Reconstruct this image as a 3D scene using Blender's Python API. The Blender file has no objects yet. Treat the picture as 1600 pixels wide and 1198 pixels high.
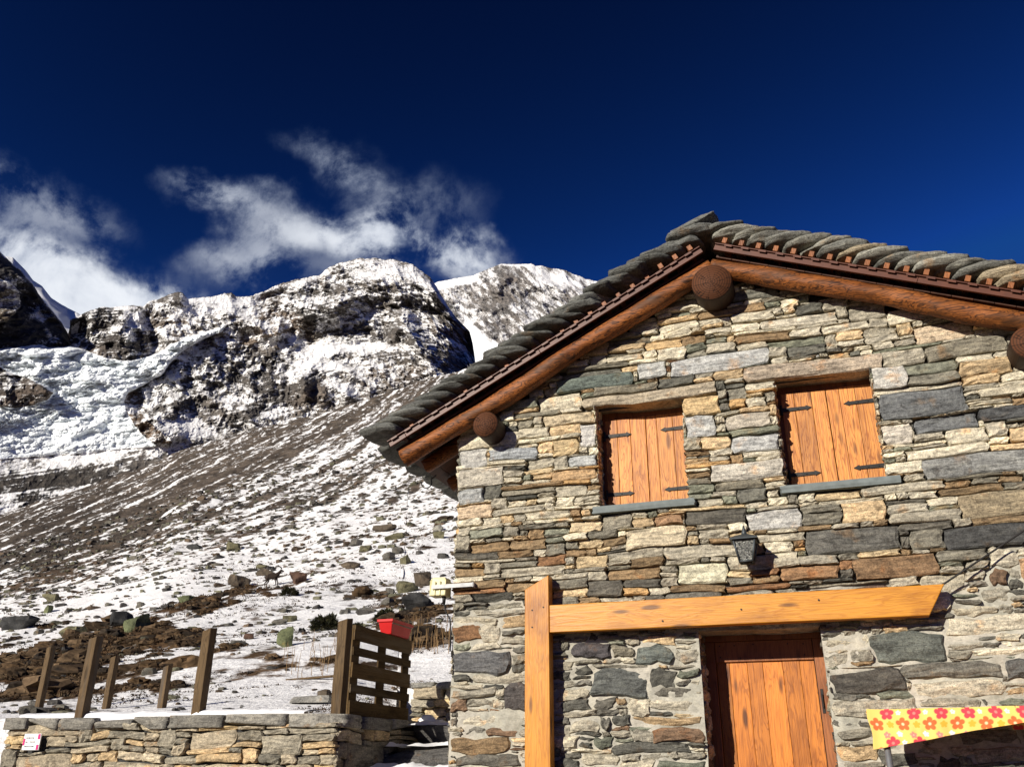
import bpy, math, random
import numpy as np
from mathutils import Vector, Matrix, Quaternion
rng = np.random.default_rng(7); random.seed(7)
SC = bpy.context.scene
COL = SC.collection

# ------------------------------------------------------------------ survey: camera station and bearings
FPX = 1370.29
PIT, YAW, ROL = math.radians(23.799), math.radians(20.29), math.radians(.3897)
CAM = np.array([3.2461294, -7.32910841, 1.6])
fwd = np.array([-math.sin(YAW), math.cos(YAW), 0]); rgt = np.array([math.cos(YAW), math.sin(YAW), 0]); upv = np.array([0, 0, 1.])
FA = fwd*math.cos(PIT)+upv*math.sin(PIT); U0 = -fwd*math.sin(PIT)+upv*math.cos(PIT)
RA = rgt*math.cos(ROL)+U0*math.sin(ROL); UA = -rgt*math.sin(ROL)+U0*math.cos(ROL)
def bearing(px, py):
    """unit-horizontal bearing (hx,hy) and tangent of elevation for a sighting"""
    px = np.asarray(px, float); py = np.asarray(py, float)
    d = FA*FPX + RA*(px[..., None]-800) - UA*(py[..., None]-599)
    h = np.hypot(d[..., 0], d[..., 1])
    return d[..., 0]/h, d[..., 1]/h, d[..., 2]/h
def sight(P):
    d = P-CAM; z = d@FA
    return 800+FPX*(d@RA)/z, 599-FPX*(d@UA)/z
TOSUN = Vector((-.47, -1, .45)).normalized()

# ------------------------------------------------------------------ noise
def _hash(ix, iy, iz, seed):
    h = (ix.astype(np.uint32)*np.uint32(374761393)) ^ (iy.astype(np.uint32)*np.uint32(668265263)) ^ (iz.astype(np.uint32)*np.uint32(2147483647-58)) ^ np.uint32((seed*2654435761) & 0xffffffff)
    h = (h ^ (h >> np.uint32(13)))*np.uint32(1274126177)
    h = (h ^ (h >> np.uint32(16)))*np.uint32(2246822519)
    h = h ^ (h >> np.uint32(15))
    return h.astype(np.float64)/4294967295.0*2-1
def vnoise(P, seed=0):
    F = np.floor(P); f = P-F; I = F.astype(np.int64)
    f = f*f*f*(f*(f*6-15)+10)
    x, y, z = I[..., 0], I[..., 1], I[..., 2]; r = 0
    for dx in (0, 1):
        wx = f[..., 0] if dx else 1-f[..., 0]
        for dy in (0, 1):
            wy = f[..., 1] if dy else 1-f[..., 1]
            for dz in (0, 1):
                wz = f[..., 2] if dz else 1-f[..., 2]
                r = r+wx*wy*wz*_hash(x+dx, y+dy, z+dz, seed)
    return r
_R = np.array([[.36, .48, -.8], [-.8, .6, 0], [.48, .64, .6]])
def fbm(P, octv=5, seed=0, gain=.5, lac=2.03):
    a, s, n = 1., 0., 0.
    Q = np.asarray(P, float)
    for o in range(octv):
        s = s+a*vnoise(Q, seed+o*17); n += a; a *= gain; Q = (Q@_R.T)*lac+13.7
    return s/n
def ridged(P, octv=5, seed=0, gain=.5, lac=2.03):
    a, s, n, w = 1., 0., 0., 1.
    Q = np.asarray(P, float)
    for o in range(octv):
        v = 1-np.abs(vnoise(Q, seed+o*17)*1.6); v = np.clip(v, -1, 1)
        s = s+a*v*w; n += a; w = np.clip(v*1.3, 0, 1); a *= gain; Q = (Q@_R.T)*lac+7.1
    return s/n
def sstep(a, b, x):
    t = np.clip((x-a)/(b-a), 0, 1); return t*t*(3-2*t)
def inpoly(px, py, poly):
    c = np.zeros(px.shape, bool); n = len(poly)
    for i in range(n):
        x1, y1 = poly[i]; x2, y2 = poly[(i+1) % n]
        if y1 == y2: continue
        c ^= ((y1 > py) != (y2 > py)) & (px < (x2-x1)*(py-y1)/(y2-y1)+x1)
    return c

# ------------------------------------------------------------------ objects
def tag(o, label=None, cat=None, group=None, kind=None):
    if label: o['label'] = label
    if cat: o['category'] = cat
    if group: o['group'] = group
    if kind: o['kind'] = kind
    return o
def thing(name, loc, label, cat, group=None):
    o = bpy.data.objects.new(name, None); COL.objects.link(o); o.location = loc; o.empty_display_size = .2
    return tag(o, label, cat, group)
def wpos(o):
    p = Vector((0, 0, 0))
    while o is not None: p += o.location; o = o.parent
    return p
def npmesh(name, V, F, mats, parent=None, origin=None, smooth=True, attrs=None, fmat=None):
    """V (n,3) world coordinates, F (m,4) or list of lists"""
    V = np.asarray(V, float)
    pw = np.array(wpos(parent)) if parent else np.zeros(3)
    if origin is None: origin = pw if parent else np.zeros(3)
    origin = np.asarray(origin, float)
    me = bpy.data.meshes.new(name)
    if isinstance(F, np.ndarray):
        m, k = F.shape
        me.vertices.add(len(V)); me.loops.add(m*k); me.polygons.add(m)
        me.vertices.foreach_set('co', (V-origin).astype(np.float32).ravel())
        me.loops.foreach_set('vertex_index', F.astype(np.int32).ravel())
        me.polygons.foreach_set('loop_start', (np.arange(m)*k).astype(np.int32))
        me.update(calc_edges=True)
    else:
        me.from_pydata((V-origin).tolist(), [], F); me.update()
    if attrs:
        for k, a in attrs.items():
            a = np.asarray(a, np.float32)
            if a.ndim == 2:
                at = me.attributes.new(k, 'FLOAT_COLOR', 'POINT')
                if a.shape[1] == 3: a = np.hstack([a, np.ones((len(a), 1), np.float32)])
                at.data.foreach_set('color', a.ravel())
            else:
                at = me.attributes.new(k, 'FLOAT', 'POINT'); at.data.foreach_set('value', a)
    for mt in (mats if isinstance(mats, (list, tuple)) else [mats]): me.materials.append(mt)
    if fmat is not None: me.polygons.foreach_set('material_index', np.asarray(fmat, np.int32))
    if smooth is not None: me.polygons.foreach_set('use_smooth', np.full(len(me.polygons), bool(smooth)))
    me.validate()
    o = bpy.data.objects.new(name, me); COL.objects.link(o)
    o.location = origin-pw
    if parent: o.parent = parent
    return o
def gridfaces(nu, nv, off=0):
    a = np.arange(nu*nv).reshape(nv, nu)+off
    return np.stack([a[:-1, :-1], a[:-1, 1:], a[1:, 1:], a[1:, :-1]], -1).reshape(-1, 4)

class MB:
    def __init__(s): s.V = []; s.F = []; s.R = []; s.n = 0; s.M = []
    def add(s, V, F, rnd=0., mi=0):
        s.V += [tuple(v) for v in V]; s.F += [[i+s.n for i in f] for f in F]; s.n += len(V)
        s.R += [rnd]*len(V); s.M += [mi]*len(F); return s
    def box(s, a, b, rnd=None, ax=None, mi=0):
        """a,b corners; ax optional 3x3 rows frame with a,b in that frame"""
        if rnd is None: rnd = random.random()
        P = [(x, y, z) for z in (a[2], b[2]) for y in (a[1], b[1]) for x in (a[0], b[0])]
        if ax is not None:
            o, M = ax; P = [tuple(np.array(o)+np.array(p)@np.array(M)) for p in P]
        return s.add(P, [[0, 2, 3, 1], [4, 5, 7, 6], [0, 1, 5, 4], [2, 6, 7, 3], [0, 4, 6, 2], [1, 3, 7, 5]], rnd, mi)
    def poly(s, pts, d, rnd=None, mi=0):
        """prism: polygon pts extruded by vector d"""
        if rnd is None: rnd = random.random()
        n = len(pts); P = [tuple(p) for p in pts]+[tuple(np.array(p)+np.array(d)) for p in pts]
        return s.add(P, [list(range(n))[::-1], list(range(n, 2*n))]+[[i, (i+1) % n, n+(i+1) % n, n+i] for i in range(n)], rnd, mi)
    def tube(s, pts, rad, n=10, rnd=None, caps=True, mi=0, capmi=None):
        if rnd is None: rnd = random.random()
        pts = [np.array(p, float) for p in pts]; k = len(pts)
        rad = [rad]*k if np.isscalar(rad) else list(rad)
        V = []; prev = None
        for i in range(k):
            t = pts[min(i+1, k-1)]-pts[max(i-1, 0)]; t = t/np.linalg.norm(t)
            if prev is None:
                a = np.array([0, 0, 1.]) if abs(t[2]) < .9 else np.array([1., 0, 0])
                u = np.cross(t, a); u /= np.linalg.norm(u)
            else:
                u = prev-t*(prev@t); u /= np.linalg.norm(u)
            prev = u; v = np.cross(t, u)
            for j in range(n):
                th = 2*math.pi*j/n; V.append(pts[i]+rad[i]*(u*math.cos(th)+v*math.sin(th)))
        F = [[i*n+j, i*n+(j+1) % n, (i+1)*n+(j+1) % n, (i+1)*n+j] for i in range(k-1) for j in range(n)]
        s.add(V, F, rnd, mi)
        if caps:
            b = s.n-len(V)
            s.F += [[b+j for j in range(n)][::-1], [b+(k-1)*n+j for j in range(n)]]
            s.M += [capmi if capmi is not None else mi]*2
        return s
    def build(s, name, mats, parent=None, origin=None, smooth=False, bevel=0., seg=2):
        o = npmesh(name, np.array(s.V), s.F, mats, parent, origin, smooth, {'rnd': np.array(s.R)}, s.M)
        if bevel:
            m = o.modifiers.new('bev', 'BEVEL'); m.width = bevel; m.segments = seg; m.limit_method = 'ANGLE'; m.angle_limit = .6
            m.harden_normals = False
        return o

def cube_sphere(n):
    """points of a subdivided cube surface in [-1,1]^3 with merged edges"""
    key = {}; V = []; F = []
    lin = np.linspace(-1, 1, n+1)
    def vid(p):
        k = tuple(np.round(p, 5))
        if k not in key: key[k] = len(V); V.append(p)
        return key[k]
    for ax in range(3):
        for sg in (-1, 1):
            for i in range(n):
                for j in range(n):
                    q = []
                    for (a, b) in ((i, j), (i+1, j), (i+1, j+1), (i, j+1)):
                        p = [0, 0, 0]; p[ax] = sg; p[(ax+1) % 3] = lin[a]; p[(ax+2) % 3] = lin[b]; q.append(vid(tuple(p)))
                    F.append(q if sg > 0 else q[::-1])
    return np.array(V, float), np.array(F, int)
_CS = {}
def rock(size, seed, n=6, rnd=.55, noise=.18, cuts=6, freq=1.3):
    """irregular rock, half sizes `size`, about its centre"""
    if n not in _CS: _CS[n] = cube_sphere(n)
    V, F = _CS[n]
    S = V/np.linalg.norm(V, axis=1)[:, None]
    P = V*(1-rnd)+S*rnd
    r = np.random.default_rng(seed)
    for k in range(cuts):
        nrm = r.normal(size=3); nrm /= np.linalg.norm(nrm); d = r.uniform(.55, .9)
        ex = P@nrm-d; P = P-np.where(ex > 0, ex, 0)[:, None]*nrm*.95
    P = P*(1+noise*fbm(P*freq+seed*3.17, 3, seed)[:, None])
    return P*np.array(size), F
class Bag:
    """collects quad meshes in numpy"""
    def __init__(s): s.V = []; s.F = []; s.A = {}; s.n = 0
    def add(s, V, F, **attrs):
        s.V.append(V); s.F.append(F+s.n); s.n += len(V)
        for k, a in attrs.items():
            a = np.asarray(a, float)
            if a.ndim == 0: a = np.full(len(V), float(a))
            elif a.ndim == 1 and len(a) == 3: a = np.tile(a, (len(V), 1))
            s.A.setdefault(k, []).append(a)
    def build(s, name, mat, parent=None, origin=None, smooth=True):
        return npmesh(name, np.vstack(s.V), np.vstack(s.F), mat, parent, origin, smooth, {k: np.concatenate(a) for k, a in s.A.items()})
def rotz(P, a):
    c, s_ = math.cos(a), math.sin(a); return P@np.array([[c, s_, 0], [-s_, c, 0], [0, 0, 1]])
def roty(P, a):
    c, s_ = math.cos(a), math.sin(a); return P@np.array([[c, 0, -s_], [0, 1, 0], [s_, 0, c]])
def rotx(P, a):
    c, s_ = math.cos(a), math.sin(a); return P@np.array([[1, 0, 0], [0, c, s_], [0, -s_, c]])

# ------------------------------------------------------------------ materials
def newmat(name, rough=.8, spec=.3):
    m = bpy.data.materials.new(name); m.use_nodes = True; nt = m.node_tree; nt.nodes.clear()
    out = nt.nodes.new('ShaderNodeOutputMaterial'); b = nt.nodes.new('ShaderNodeBsdfPrincipled')
    nt.links.new(b.outputs[0], out.inputs[0]); b.inputs['Roughness'].default_value = rough; b.inputs['Specular IOR Level'].default_value = spec
    return m, nt, b
def nd(nt, t, ins=None, **props):
    n = nt.nodes.new(t)
    for k, v in props.items(): setattr(n, k, v)
    for k, v in (ins or {}).items():
        s = n.inputs[k]
        if isinstance(v, bpy.types.NodeSocket): nt.links.new(v, s)
        else: s.default_value = v
    return n
def mixc(nt, f, a, b, blend='MIX'):
    n = nt.nodes.new('ShaderNodeMix'); n.data_type = 'RGBA'; n.blend_type = blend; n.clamp_factor = True
    for i, v in ((0, f), (6, a), (7, b)):
        if isinstance(v, bpy.types.NodeSocket): nt.links.new(v, n.inputs[i])
        else: n.inputs[i].default_value = v if i == 0 else (tuple(v)+(1,) if len(v) == 3 else v)
    return n.outputs[2]
def mth(nt, op, a, b=0., c=None, clamp=False):
    n = nt.nodes.new('ShaderNodeMath'); n.operation = op; n.use_clamp = clamp
    for i, v in ((0, a), (1, b), (2, c)):
        if v is None: continue
        if isinstance(v, bpy.types.NodeSocket): nt.links.new(v, n.inputs[i])
        else: n.inputs[i].default_value = v
    return n.outputs[0]
def mapr(nt, v, a, b, c=0., d=1., smooth=True):
    n = nt.nodes.new('ShaderNodeMapRange'); n.interpolation_type = 'SMOOTHSTEP' if smooth else 'LINEAR'; n.clamp = True
    nt.links.new(v, n.inputs[0])
    for i, x in ((1, a), (2, b), (3, c), (4, d)): n.inputs[i].default_value = x
    return n.outputs[0]
def ramp(nt, f, stops):
    n = nt.nodes.new('ShaderNodeValToRGB'); nt.links.new(f, n.inputs[0]); e = n.color_ramp.elements
    while len(e) < len(stops): e.new(.5)
    for x, (p, c) in zip(e, stops): x.position = p; x.color = tuple(c)+(1,) if len(c) == 3 else c
    return n.outputs[0]
def coords(nt, scale=(1, 1, 1), rnd_shift=True, loc=(0, 0, 0)):
    tc = nd(nt, 'ShaderNodeTexCoord'); v = tc.outputs['Object']
    if rnd_shift:
        at = nd(nt, 'ShaderNodeAttribute', attribute_name='rnd')
        sh = nd(nt, 'ShaderNodeVectorMath', {0: (17.3, 9.1, 13.7), 'Scale': at.outputs['Fac']}, operation='SCALE')
        v = nd(nt, 'ShaderNodeVectorMath', {0: v, 1: sh.outputs[0]}, operation='ADD').outputs[0]
    mp = nd(nt, 'ShaderNodeMapping', {'Vector': v, 'Scale': scale, 'Location': loc})
    return mp.outputs[0]
def noise(nt, vec, scale, detail=4, rough=.55, dist=0.):
    return nd(nt, 'ShaderNodeTexNoise', {'Vector': vec, 'Scale': scale, 'Detail': detail, 'Roughness': rough, 'Distortion': dist}).outputs[0]
def bump(nt, b, h, strength=.5, dist=.01):
    n = nd(nt, 'ShaderNodeBump', {'Height': h, 'Strength': strength, 'Distance': dist}); nt.links.new(n.outputs[0], b.inputs['Normal'])
def link(nt, s, b, k='Base Color'): nt.links.new(s, b.inputs[k])

def mat_stone(name='schist', aniso=(3, 3, 16)):
    m, nt, b = newmat(name, .85, .25)
    at = nd(nt, 'ShaderNodeAttribute', attribute_name='col').outputs['Color']
    v = coords(nt, aniso); v2 = coords(nt, (1, 1, 1))
    n1 = noise(nt, v, 2.2, 6, .65, .6); n2 = noise(nt, v2, 38, 5, .7); n3 = noise(nt, v2, 6, 4, .6)
    f1 = ramp(nt, n1, [(.28, (.36, .36, .36)), (.5, (1, 1, 1)), (.72, (1.42, 1.40, 1.33))])
    n4 = noise(nt, v2, 120, 3, .7)
    f2 = ramp(nt, n2, [(.3, (.45, .45, .45)), (.5, (1, 1, 1)), (.7, (1.35, 1.35, 1.33))])
    c = mixc(nt, 1, at, f1, 'MULTIPLY'); c = mixc(nt, .85, c, f2, 'MULTIPLY'); c = mixc(nt, .8, c, ramp(nt, n4, [(.32, (.5, .5, .5)), (.5, (1, 1, 1)), (.68, (1.4, 1.4, 1.38))]), 'MULTIPLY')
    rust = mapr(nt, n3, .58, .74, 0, .55); c = mixc(nt, rust, c, mixc(nt, 1, c, (1.3, .8, .42), 'MULTIPLY'))
    dk = mapr(nt, noise(nt, v2, 11, 6, .7), .56, .66, 0, .7); c = mixc(nt, dk, c, mixc(nt, 1, c, (.38, .36, .35), 'MULTIPLY'))
    link(nt, c, b)
    h = mth(nt, 'ADD', mth(nt, 'MULTIPLY', n1, .9), mth(nt, 'MULTIPLY', n2, .45))
    bump(nt, b, h, 1., .02)
    return m
def mat_mortar():
    m, nt, b = newmat('cement_mortar', .9, .2)
    at = nd(nt, 'ShaderNodeAttribute', attribute_name='col').outputs['Color']
    v = coords(nt, (1, 1, 1.6), False)
    n1 = noise(nt, v, 7, 6, .65, .4); n2 = noise(nt, v, 55, 4, .7)
    c = mixc(nt, 1, at, ramp(nt, n1, [(.28, (.6, .6, .57)), (.5, (1, 1, 1)), (.72, (1.2, 1.18, 1.12))]), 'MULTIPLY')
    c = mixc(nt, .8, c, ramp(nt, n2, [(.3, (.7, .7, .7)), (.6, (1.08, 1.08, 1.08))]), 'MULTIPLY')
    link(nt, c, b); bump(nt, b, mth(nt, 'ADD', mth(nt, 'MULTIPLY', n1, .6), mth(nt, 'MULTIPLY', n2, .5)), .7, .012)
    return m
def mat_wood(name, light, dark, axis='z', ring=1.0, rough=.6, spec=.3, knots=.5, weather=None, plank_var=.25, grain=1.0):
    """grain runs along axis; each board shifted by its 'rnd' value"""
    m, nt, b = newmat(name, rough, spec)
    sc = {'x': (.8, 9, 9), 'y': (9, .8, 9), 'z': (9, 9, .8)}[axis]
    v = coords(nt, sc)
    g = noise(nt, v, 1.6*ring, 3, .5, 1.2)
    w = mth(nt, 'FRACT', mth(nt, 'MULTIPLY', g, 9.0))
    w = mth(nt, 'ABSOLUTE', mth(nt, 'SUBTRACT', mth(nt, 'MULTIPLY', w, 2), 1))
    fine = noise(nt, coords(nt, tuple(x*6 if x > 1 else x*1.5 for x in sc)), 2.5, 4, .6)
    c = mixc(nt, mth(nt, 'MULTIPLY', mapr(nt, w, .45, 1.0), .55*grain), light, dark)
    c = mixc(nt, mapr(nt, fine, .42, .72, 0, .5*grain), c, dark)
    rv = nd(nt, 'ShaderNodeAttribute', attribute_name='rnd').outputs['Fac']
    pv = ramp(nt, mth(nt, 'FRACT', mth(nt, 'MULTIPLY', rv, 7.31)), [(0, (1-plank_var,)*3), (1, (1+plank_var*.7, 1+plank_var*.6, 1+plank_var*.5))])
    c = mixc(nt, 1, c, pv, 'MULTIPLY')
    sn = noise(nt, coords(nt, tuple(x*.22 if x > 1 else x*1.2 for x in sc)), 1.7, 4, .6, .6)
    c = mixc(nt, 1, c, ramp(nt, sn, [(.3, (.62, .55, .5)), (.5, (1, 1, 1)), (.72, (1.16, 1.2, 1.3))]), 'MULTIPLY')
    ksc = {'x': (2.2, 9, 9), 'y': (9, 2.2, 9), 'z': (9, 9, 2.2)}[axis]
    vo = nd(nt, 'ShaderNodeTexVoronoi', {'Vector': coords(nt, ksc), 'Scale': 1.0, 'Randomness': 1.0})
    k = mapr(nt, vo.outputs['Distance'], .10, .24, knots, 0.)
    c = mixc(nt, k, c, tuple(x*.35 for x in dark))
    if weather:
        wn = noise(nt, coords(nt, tuple(x*.5 for x in sc)), 1.5, 5, .65)
        c = mixc(nt, mapr(nt, wn, .48, .66, 0, .8), c, weather)
    link(nt, c, b)
    bump(nt, b, mth(nt, 'ADD', fine, mth(nt, 'MULTIPLY', w, .3)), .35, .004)
    return m
def mat_plain(name, col, rough=.6, spec=.4, metal=0., var=.25, scale=20, bmp=.2, dirt=None):
    m, nt, b = newmat(name, rough, spec); b.inputs['Metallic'].default_value = metal
    v = coords(nt, (1, 1, 1)); n = noise(nt, v, scale, 5, .6)
    c = mixc(nt, 1, col, ramp(nt, n, [(.25, (1-var,)*3), (.75, (1+var*.6,)*3)]), 'MULTIPLY')
    if dirt: c = mixc(nt, mapr(nt, noise(nt, v, scale*.35, 6, .7), .5, .7, 0, .7), c, dirt)
    link(nt, c, b); bump(nt, b, n, bmp, .004)
    return m
def mat_snow(name='snow'):
    m, nt, b = newmat(name, .7, .25)
    v = coords(nt, (1, 1, 1), False); n = noise(nt, v, 5, 6, .6)
    link(nt, mixc(nt, mapr(nt, n, .3, .7), (.82, .83, .85), (.90, .90, .90)), b)
    bump(nt, b, n, .5, .03)
    return m
def mat_attrcol(name, rough=.7, spec=.2, sc=30, amt=.15, bmp=.2, bd=.003):
    m, nt, b = newmat(name, rough, spec)
    at = nd(nt, 'ShaderNodeAttribute', attribute_name='col').outputs['Color']
    n = noise(nt, coords(nt, (1, 1, 1), False), sc, 4, .6)
    link(nt, mixc(nt, 1, at, ramp(nt, n, [(.25, (1-amt,)*3), (.75, (1+amt,)*3)]), 'MULTIPLY'), b); bump(nt, b, n, bmp, bd)
    return m
def mat_mountain(name, s_fine, bumpd, soft=.07):
    """'snow' attribute decides cover, 'col' the bare rock or soil under it"""
    m, nt, b = newmat(name, .85, .12)
    sn = nd(nt, 'ShaderNodeAttribute', attribute_name='snow').outputs['Fac']
    at = nd(nt, 'ShaderNodeAttribute', attribute_name='col').outputs['Color']
    ic = nd(nt, 'ShaderNodeAttribute', attribute_name='ice').outputs['Fac']
    v = coords(nt, (1, 1, 1.5), False)
    n1 = noise(nt, v, s_fine, 8, .68); n2 = noise(nt, v, s_fine*3.1, 6, .7)
    rockc = mixc(nt, 1, at, ramp(nt, n2, [(.3, (.55, .55, .55)), (.5, (1, 1, 1)), (.7, (1.45, 1.42, 1.38))]), 'MULTIPLY')
    n3 = noise(nt, v, s_fine*.5, 6, .7)
    rockc = mixc(nt, 1, rockc, ramp(nt, n3, [(.32, (.42, .42, .43)), (.5, (.95, .95, .95)), (.68, (1.6, 1.52, 1.42))]), 'MULTIPLY')
    f = mth(nt, 'ADD', sn, mth(nt, 'MULTIPLY', mth(nt, 'SUBTRACT', n1, .5), 1.5))
    f = mapr(nt, f, .5-soft, .5+soft)
    snow = mixc(nt, ic, (.88, .875, .87), (.84, .88, .90))
    link(nt, mixc(nt, f, rockc, snow), b)
    bump(nt, b, mth(nt, 'ADD', n2, mth(nt, 'MULTIPLY', n1, .8)), .9, bumpd)
    return m

M = {}
M['stone'] = mat_stone(); M['mortar'] = mat_mortar(); M['snow'] = mat_snow()
M['slate'] = mat_stone('roof_slate', (2.5, 5, 22))
M['log'] = mat_wood('rafter_log', (.31, .102, .022), (.045, .015, .005), 'x', .9, .6, .3, .9, (.085, .034, .012), .2, 1.8)
M['logy'] = mat_wood('purlin_log', (.045, .019, .008), (.016, .007, .004), 'y', .8, .6, .35, .3, None, .2)
M['deck'] = mat_wood('roof_boards', (.075, .027, .011), (.03, .011, .005), 'x', 1, .6, .3, .4, None, .3)
M['fascia'] = mat_plain('painted_fascia', (.11, .034, .016), .5, .4, 0., .3, 9, .15, (.07, .024, .014))
M['shutter'] = mat_wood('varnished_shutter', (.66, .275, .056), (.29, .08, .013), 'z', 1.0, .5, .35, .75, None, .2, 1.5)
M['door'] = mat_wood('varnished_door', (.56, .19, .025), (.21, .055, .008), 'z', .9, .5, .35, .9, None, .36)
M['dframe'] = mat_wood('door_frame_wood', (.30, .105, .03), (.13, .04, .012), 'z', 1, .5, .35, .5, None, .15)
M['beam'] = mat_wood('orange_stained_beam', (.60, .255, .022), (.38, .125, .008), 'x', .8, .42, .4, .9, None, .1)
M['post'] = mat_wood('orange_stained_post', (.58, .24, .022), (.36, .115, .008), 'z', .8, .42, .4, .9, None, .1)
M['grey_wood'] = mat_wood('weathered_post', (.125, .083, .042), (.036, .024, .014), 'z', 1.2, .85, .2, .5, (.10, .085, .07), .25)
M['pallet'] = mat_wood('pallet_board', (.11, .07, .028), (.034, .02, .009), 'y', 1.2, .85, .2, .4, (.15, .115, .075), .35)
M['iron'] = mat_plain('black_iron', (.014, .013, .012), .55, .4, .3, .4, 30, .2, (.05, .03, .02))
M['lead'] = mat_plain('grey_lantern_metal', (.065, .075, .08), .5, .5, .4, .3, 40, .2)
M['sill'] = mat_plain('slate_sill', (.17, .195, .19), .7, .3, 0., .3, 14, .4)
M['grout'] = mat_plain('rough_stone', (.30, .28, .24), .9, .2, 0., .5, 9, .8)
M['red'] = mat_plain('red_plastic', (.56, .006, .006), .38, .5, 0., .15, 8, .05)
M['cream'] = mat_plain('cream_plastic', (.72, .66, .36), .5, .4, 0., .12, 15, .05, (.5, .45, .25))
M['steel'] = mat_plain('galvanised_steel', (.26, .265, .27), .45, .5, .6, .2, 30, .1)
M['whitearm'] = mat_plain('white_painted_metal', (.55, .55, .54), .5, .4, 0., .25, 25, .1, (.22, .22, .23))
M['cable'] = mat_plain('black_cable', (.02, .018, .017), .6, .3, 0., .2, 30, .1)
M['attr'] = mat_attrcol('printed_cloth', .75, .15, 300, .06, .15, .001)
M['sign'] = mat_attrcol('painted_sign', .5, .3, 60, .08, .05)
M['boulder'] = mat_stone('boulder_rock', (1.2, 1.2, 1.6))
M['plant'] = mat_attrcol('dry_heather', .9, .1, 20, .35, .2, .01)
M['fur'] = mat_plain('dark_fur', (.035, .024, .017), .8, .2, 0., .4, 12, .3)
M['horn'] = mat_plain('horn', (.06, .048, .036), .6, .3, 0., .3, 20, .3)
def mat_glass():
    m, nt, b = newmat('rippled_glass', .12, .6)
    v = coords(nt, (1, 1, 1), False); n = noise(nt, v, 70, 3, .6)
    link(nt, ramp(nt, n, [(.38, (.10, .105, .10)), (.64, (.62, .62, .56))]), b)
    b.inputs['Transmission Weight'].default_value = .55
    bump(nt, b, n, 1.0, .02); return m
M['glass'] = mat_glass()
def mat_endgrain():
    m, nt, b = newmat('log_end_grain', .75, .25)
    tc = nd(nt, 'ShaderNodeTexCoord').outputs['Object']
    wob = noise(nt, tc, 5, 3, .5)
    sp = nd(nt, 'ShaderNodeSeparateXYZ', {0: tc}); x, z = sp.outputs[0], sp.outputs[2]
    r = mth(nt, 'SQRT', mth(nt, 'ADD', mth(nt, 'MULTIPLY', x, x), mth(nt, 'MULTIPLY', z, z)))
    rr = mth(nt, 'ADD', r, mth(nt, 'MULTIPLY', wob, .025))
    w = mth(nt, 'ABSOLUTE', mth(nt, 'SUBTRACT', mth(nt, 'FRACT', mth(nt, 'MULTIPLY', rr, 46)), .5))
    c = mixc(nt, mapr(nt, w, .1, .45, 0, .6), (.10, .034, .012), (.018, .008, .003))
    n = noise(nt, tc, 25, 5, .65); c = mixc(nt, mapr(nt, n, .55, .8, 0, .5), c, (.075, .035, .015))
    an = nd(nt, 'ShaderNodeMath', {0: x, 1: z}, operation='ARCTAN2').outputs[0]
    cr = noise(nt, nd(nt, 'ShaderNodeCombineXYZ', {0: mth(nt, 'MULTIPLY', an, 1.1), 1: r}).outputs[0], 1.6, 3, .6)
    crk = mapr(nt, mth(nt, 'ABSOLUTE', mth(nt, 'SUBTRACT', cr, .5)), 0., .014, 1, 0)
    c = mixc(nt, crk, c, (.008, .004, .002)); link(nt, c, b)
    bump(nt, b, mth(nt, 'SUBTRACT', n, crk), .5, .006); return m
M['end'] = mat_endgrain()
M['mtn'] = mat_mountain('mountain_rock_and_snow', .12, 2.2, .24)
M['ice'] = mat_mountain('glacier_ice', .06, 1.2)
M['hill'] = mat_mountain('hillside_soil_and_snow', 1.1, .12, .13)

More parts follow.
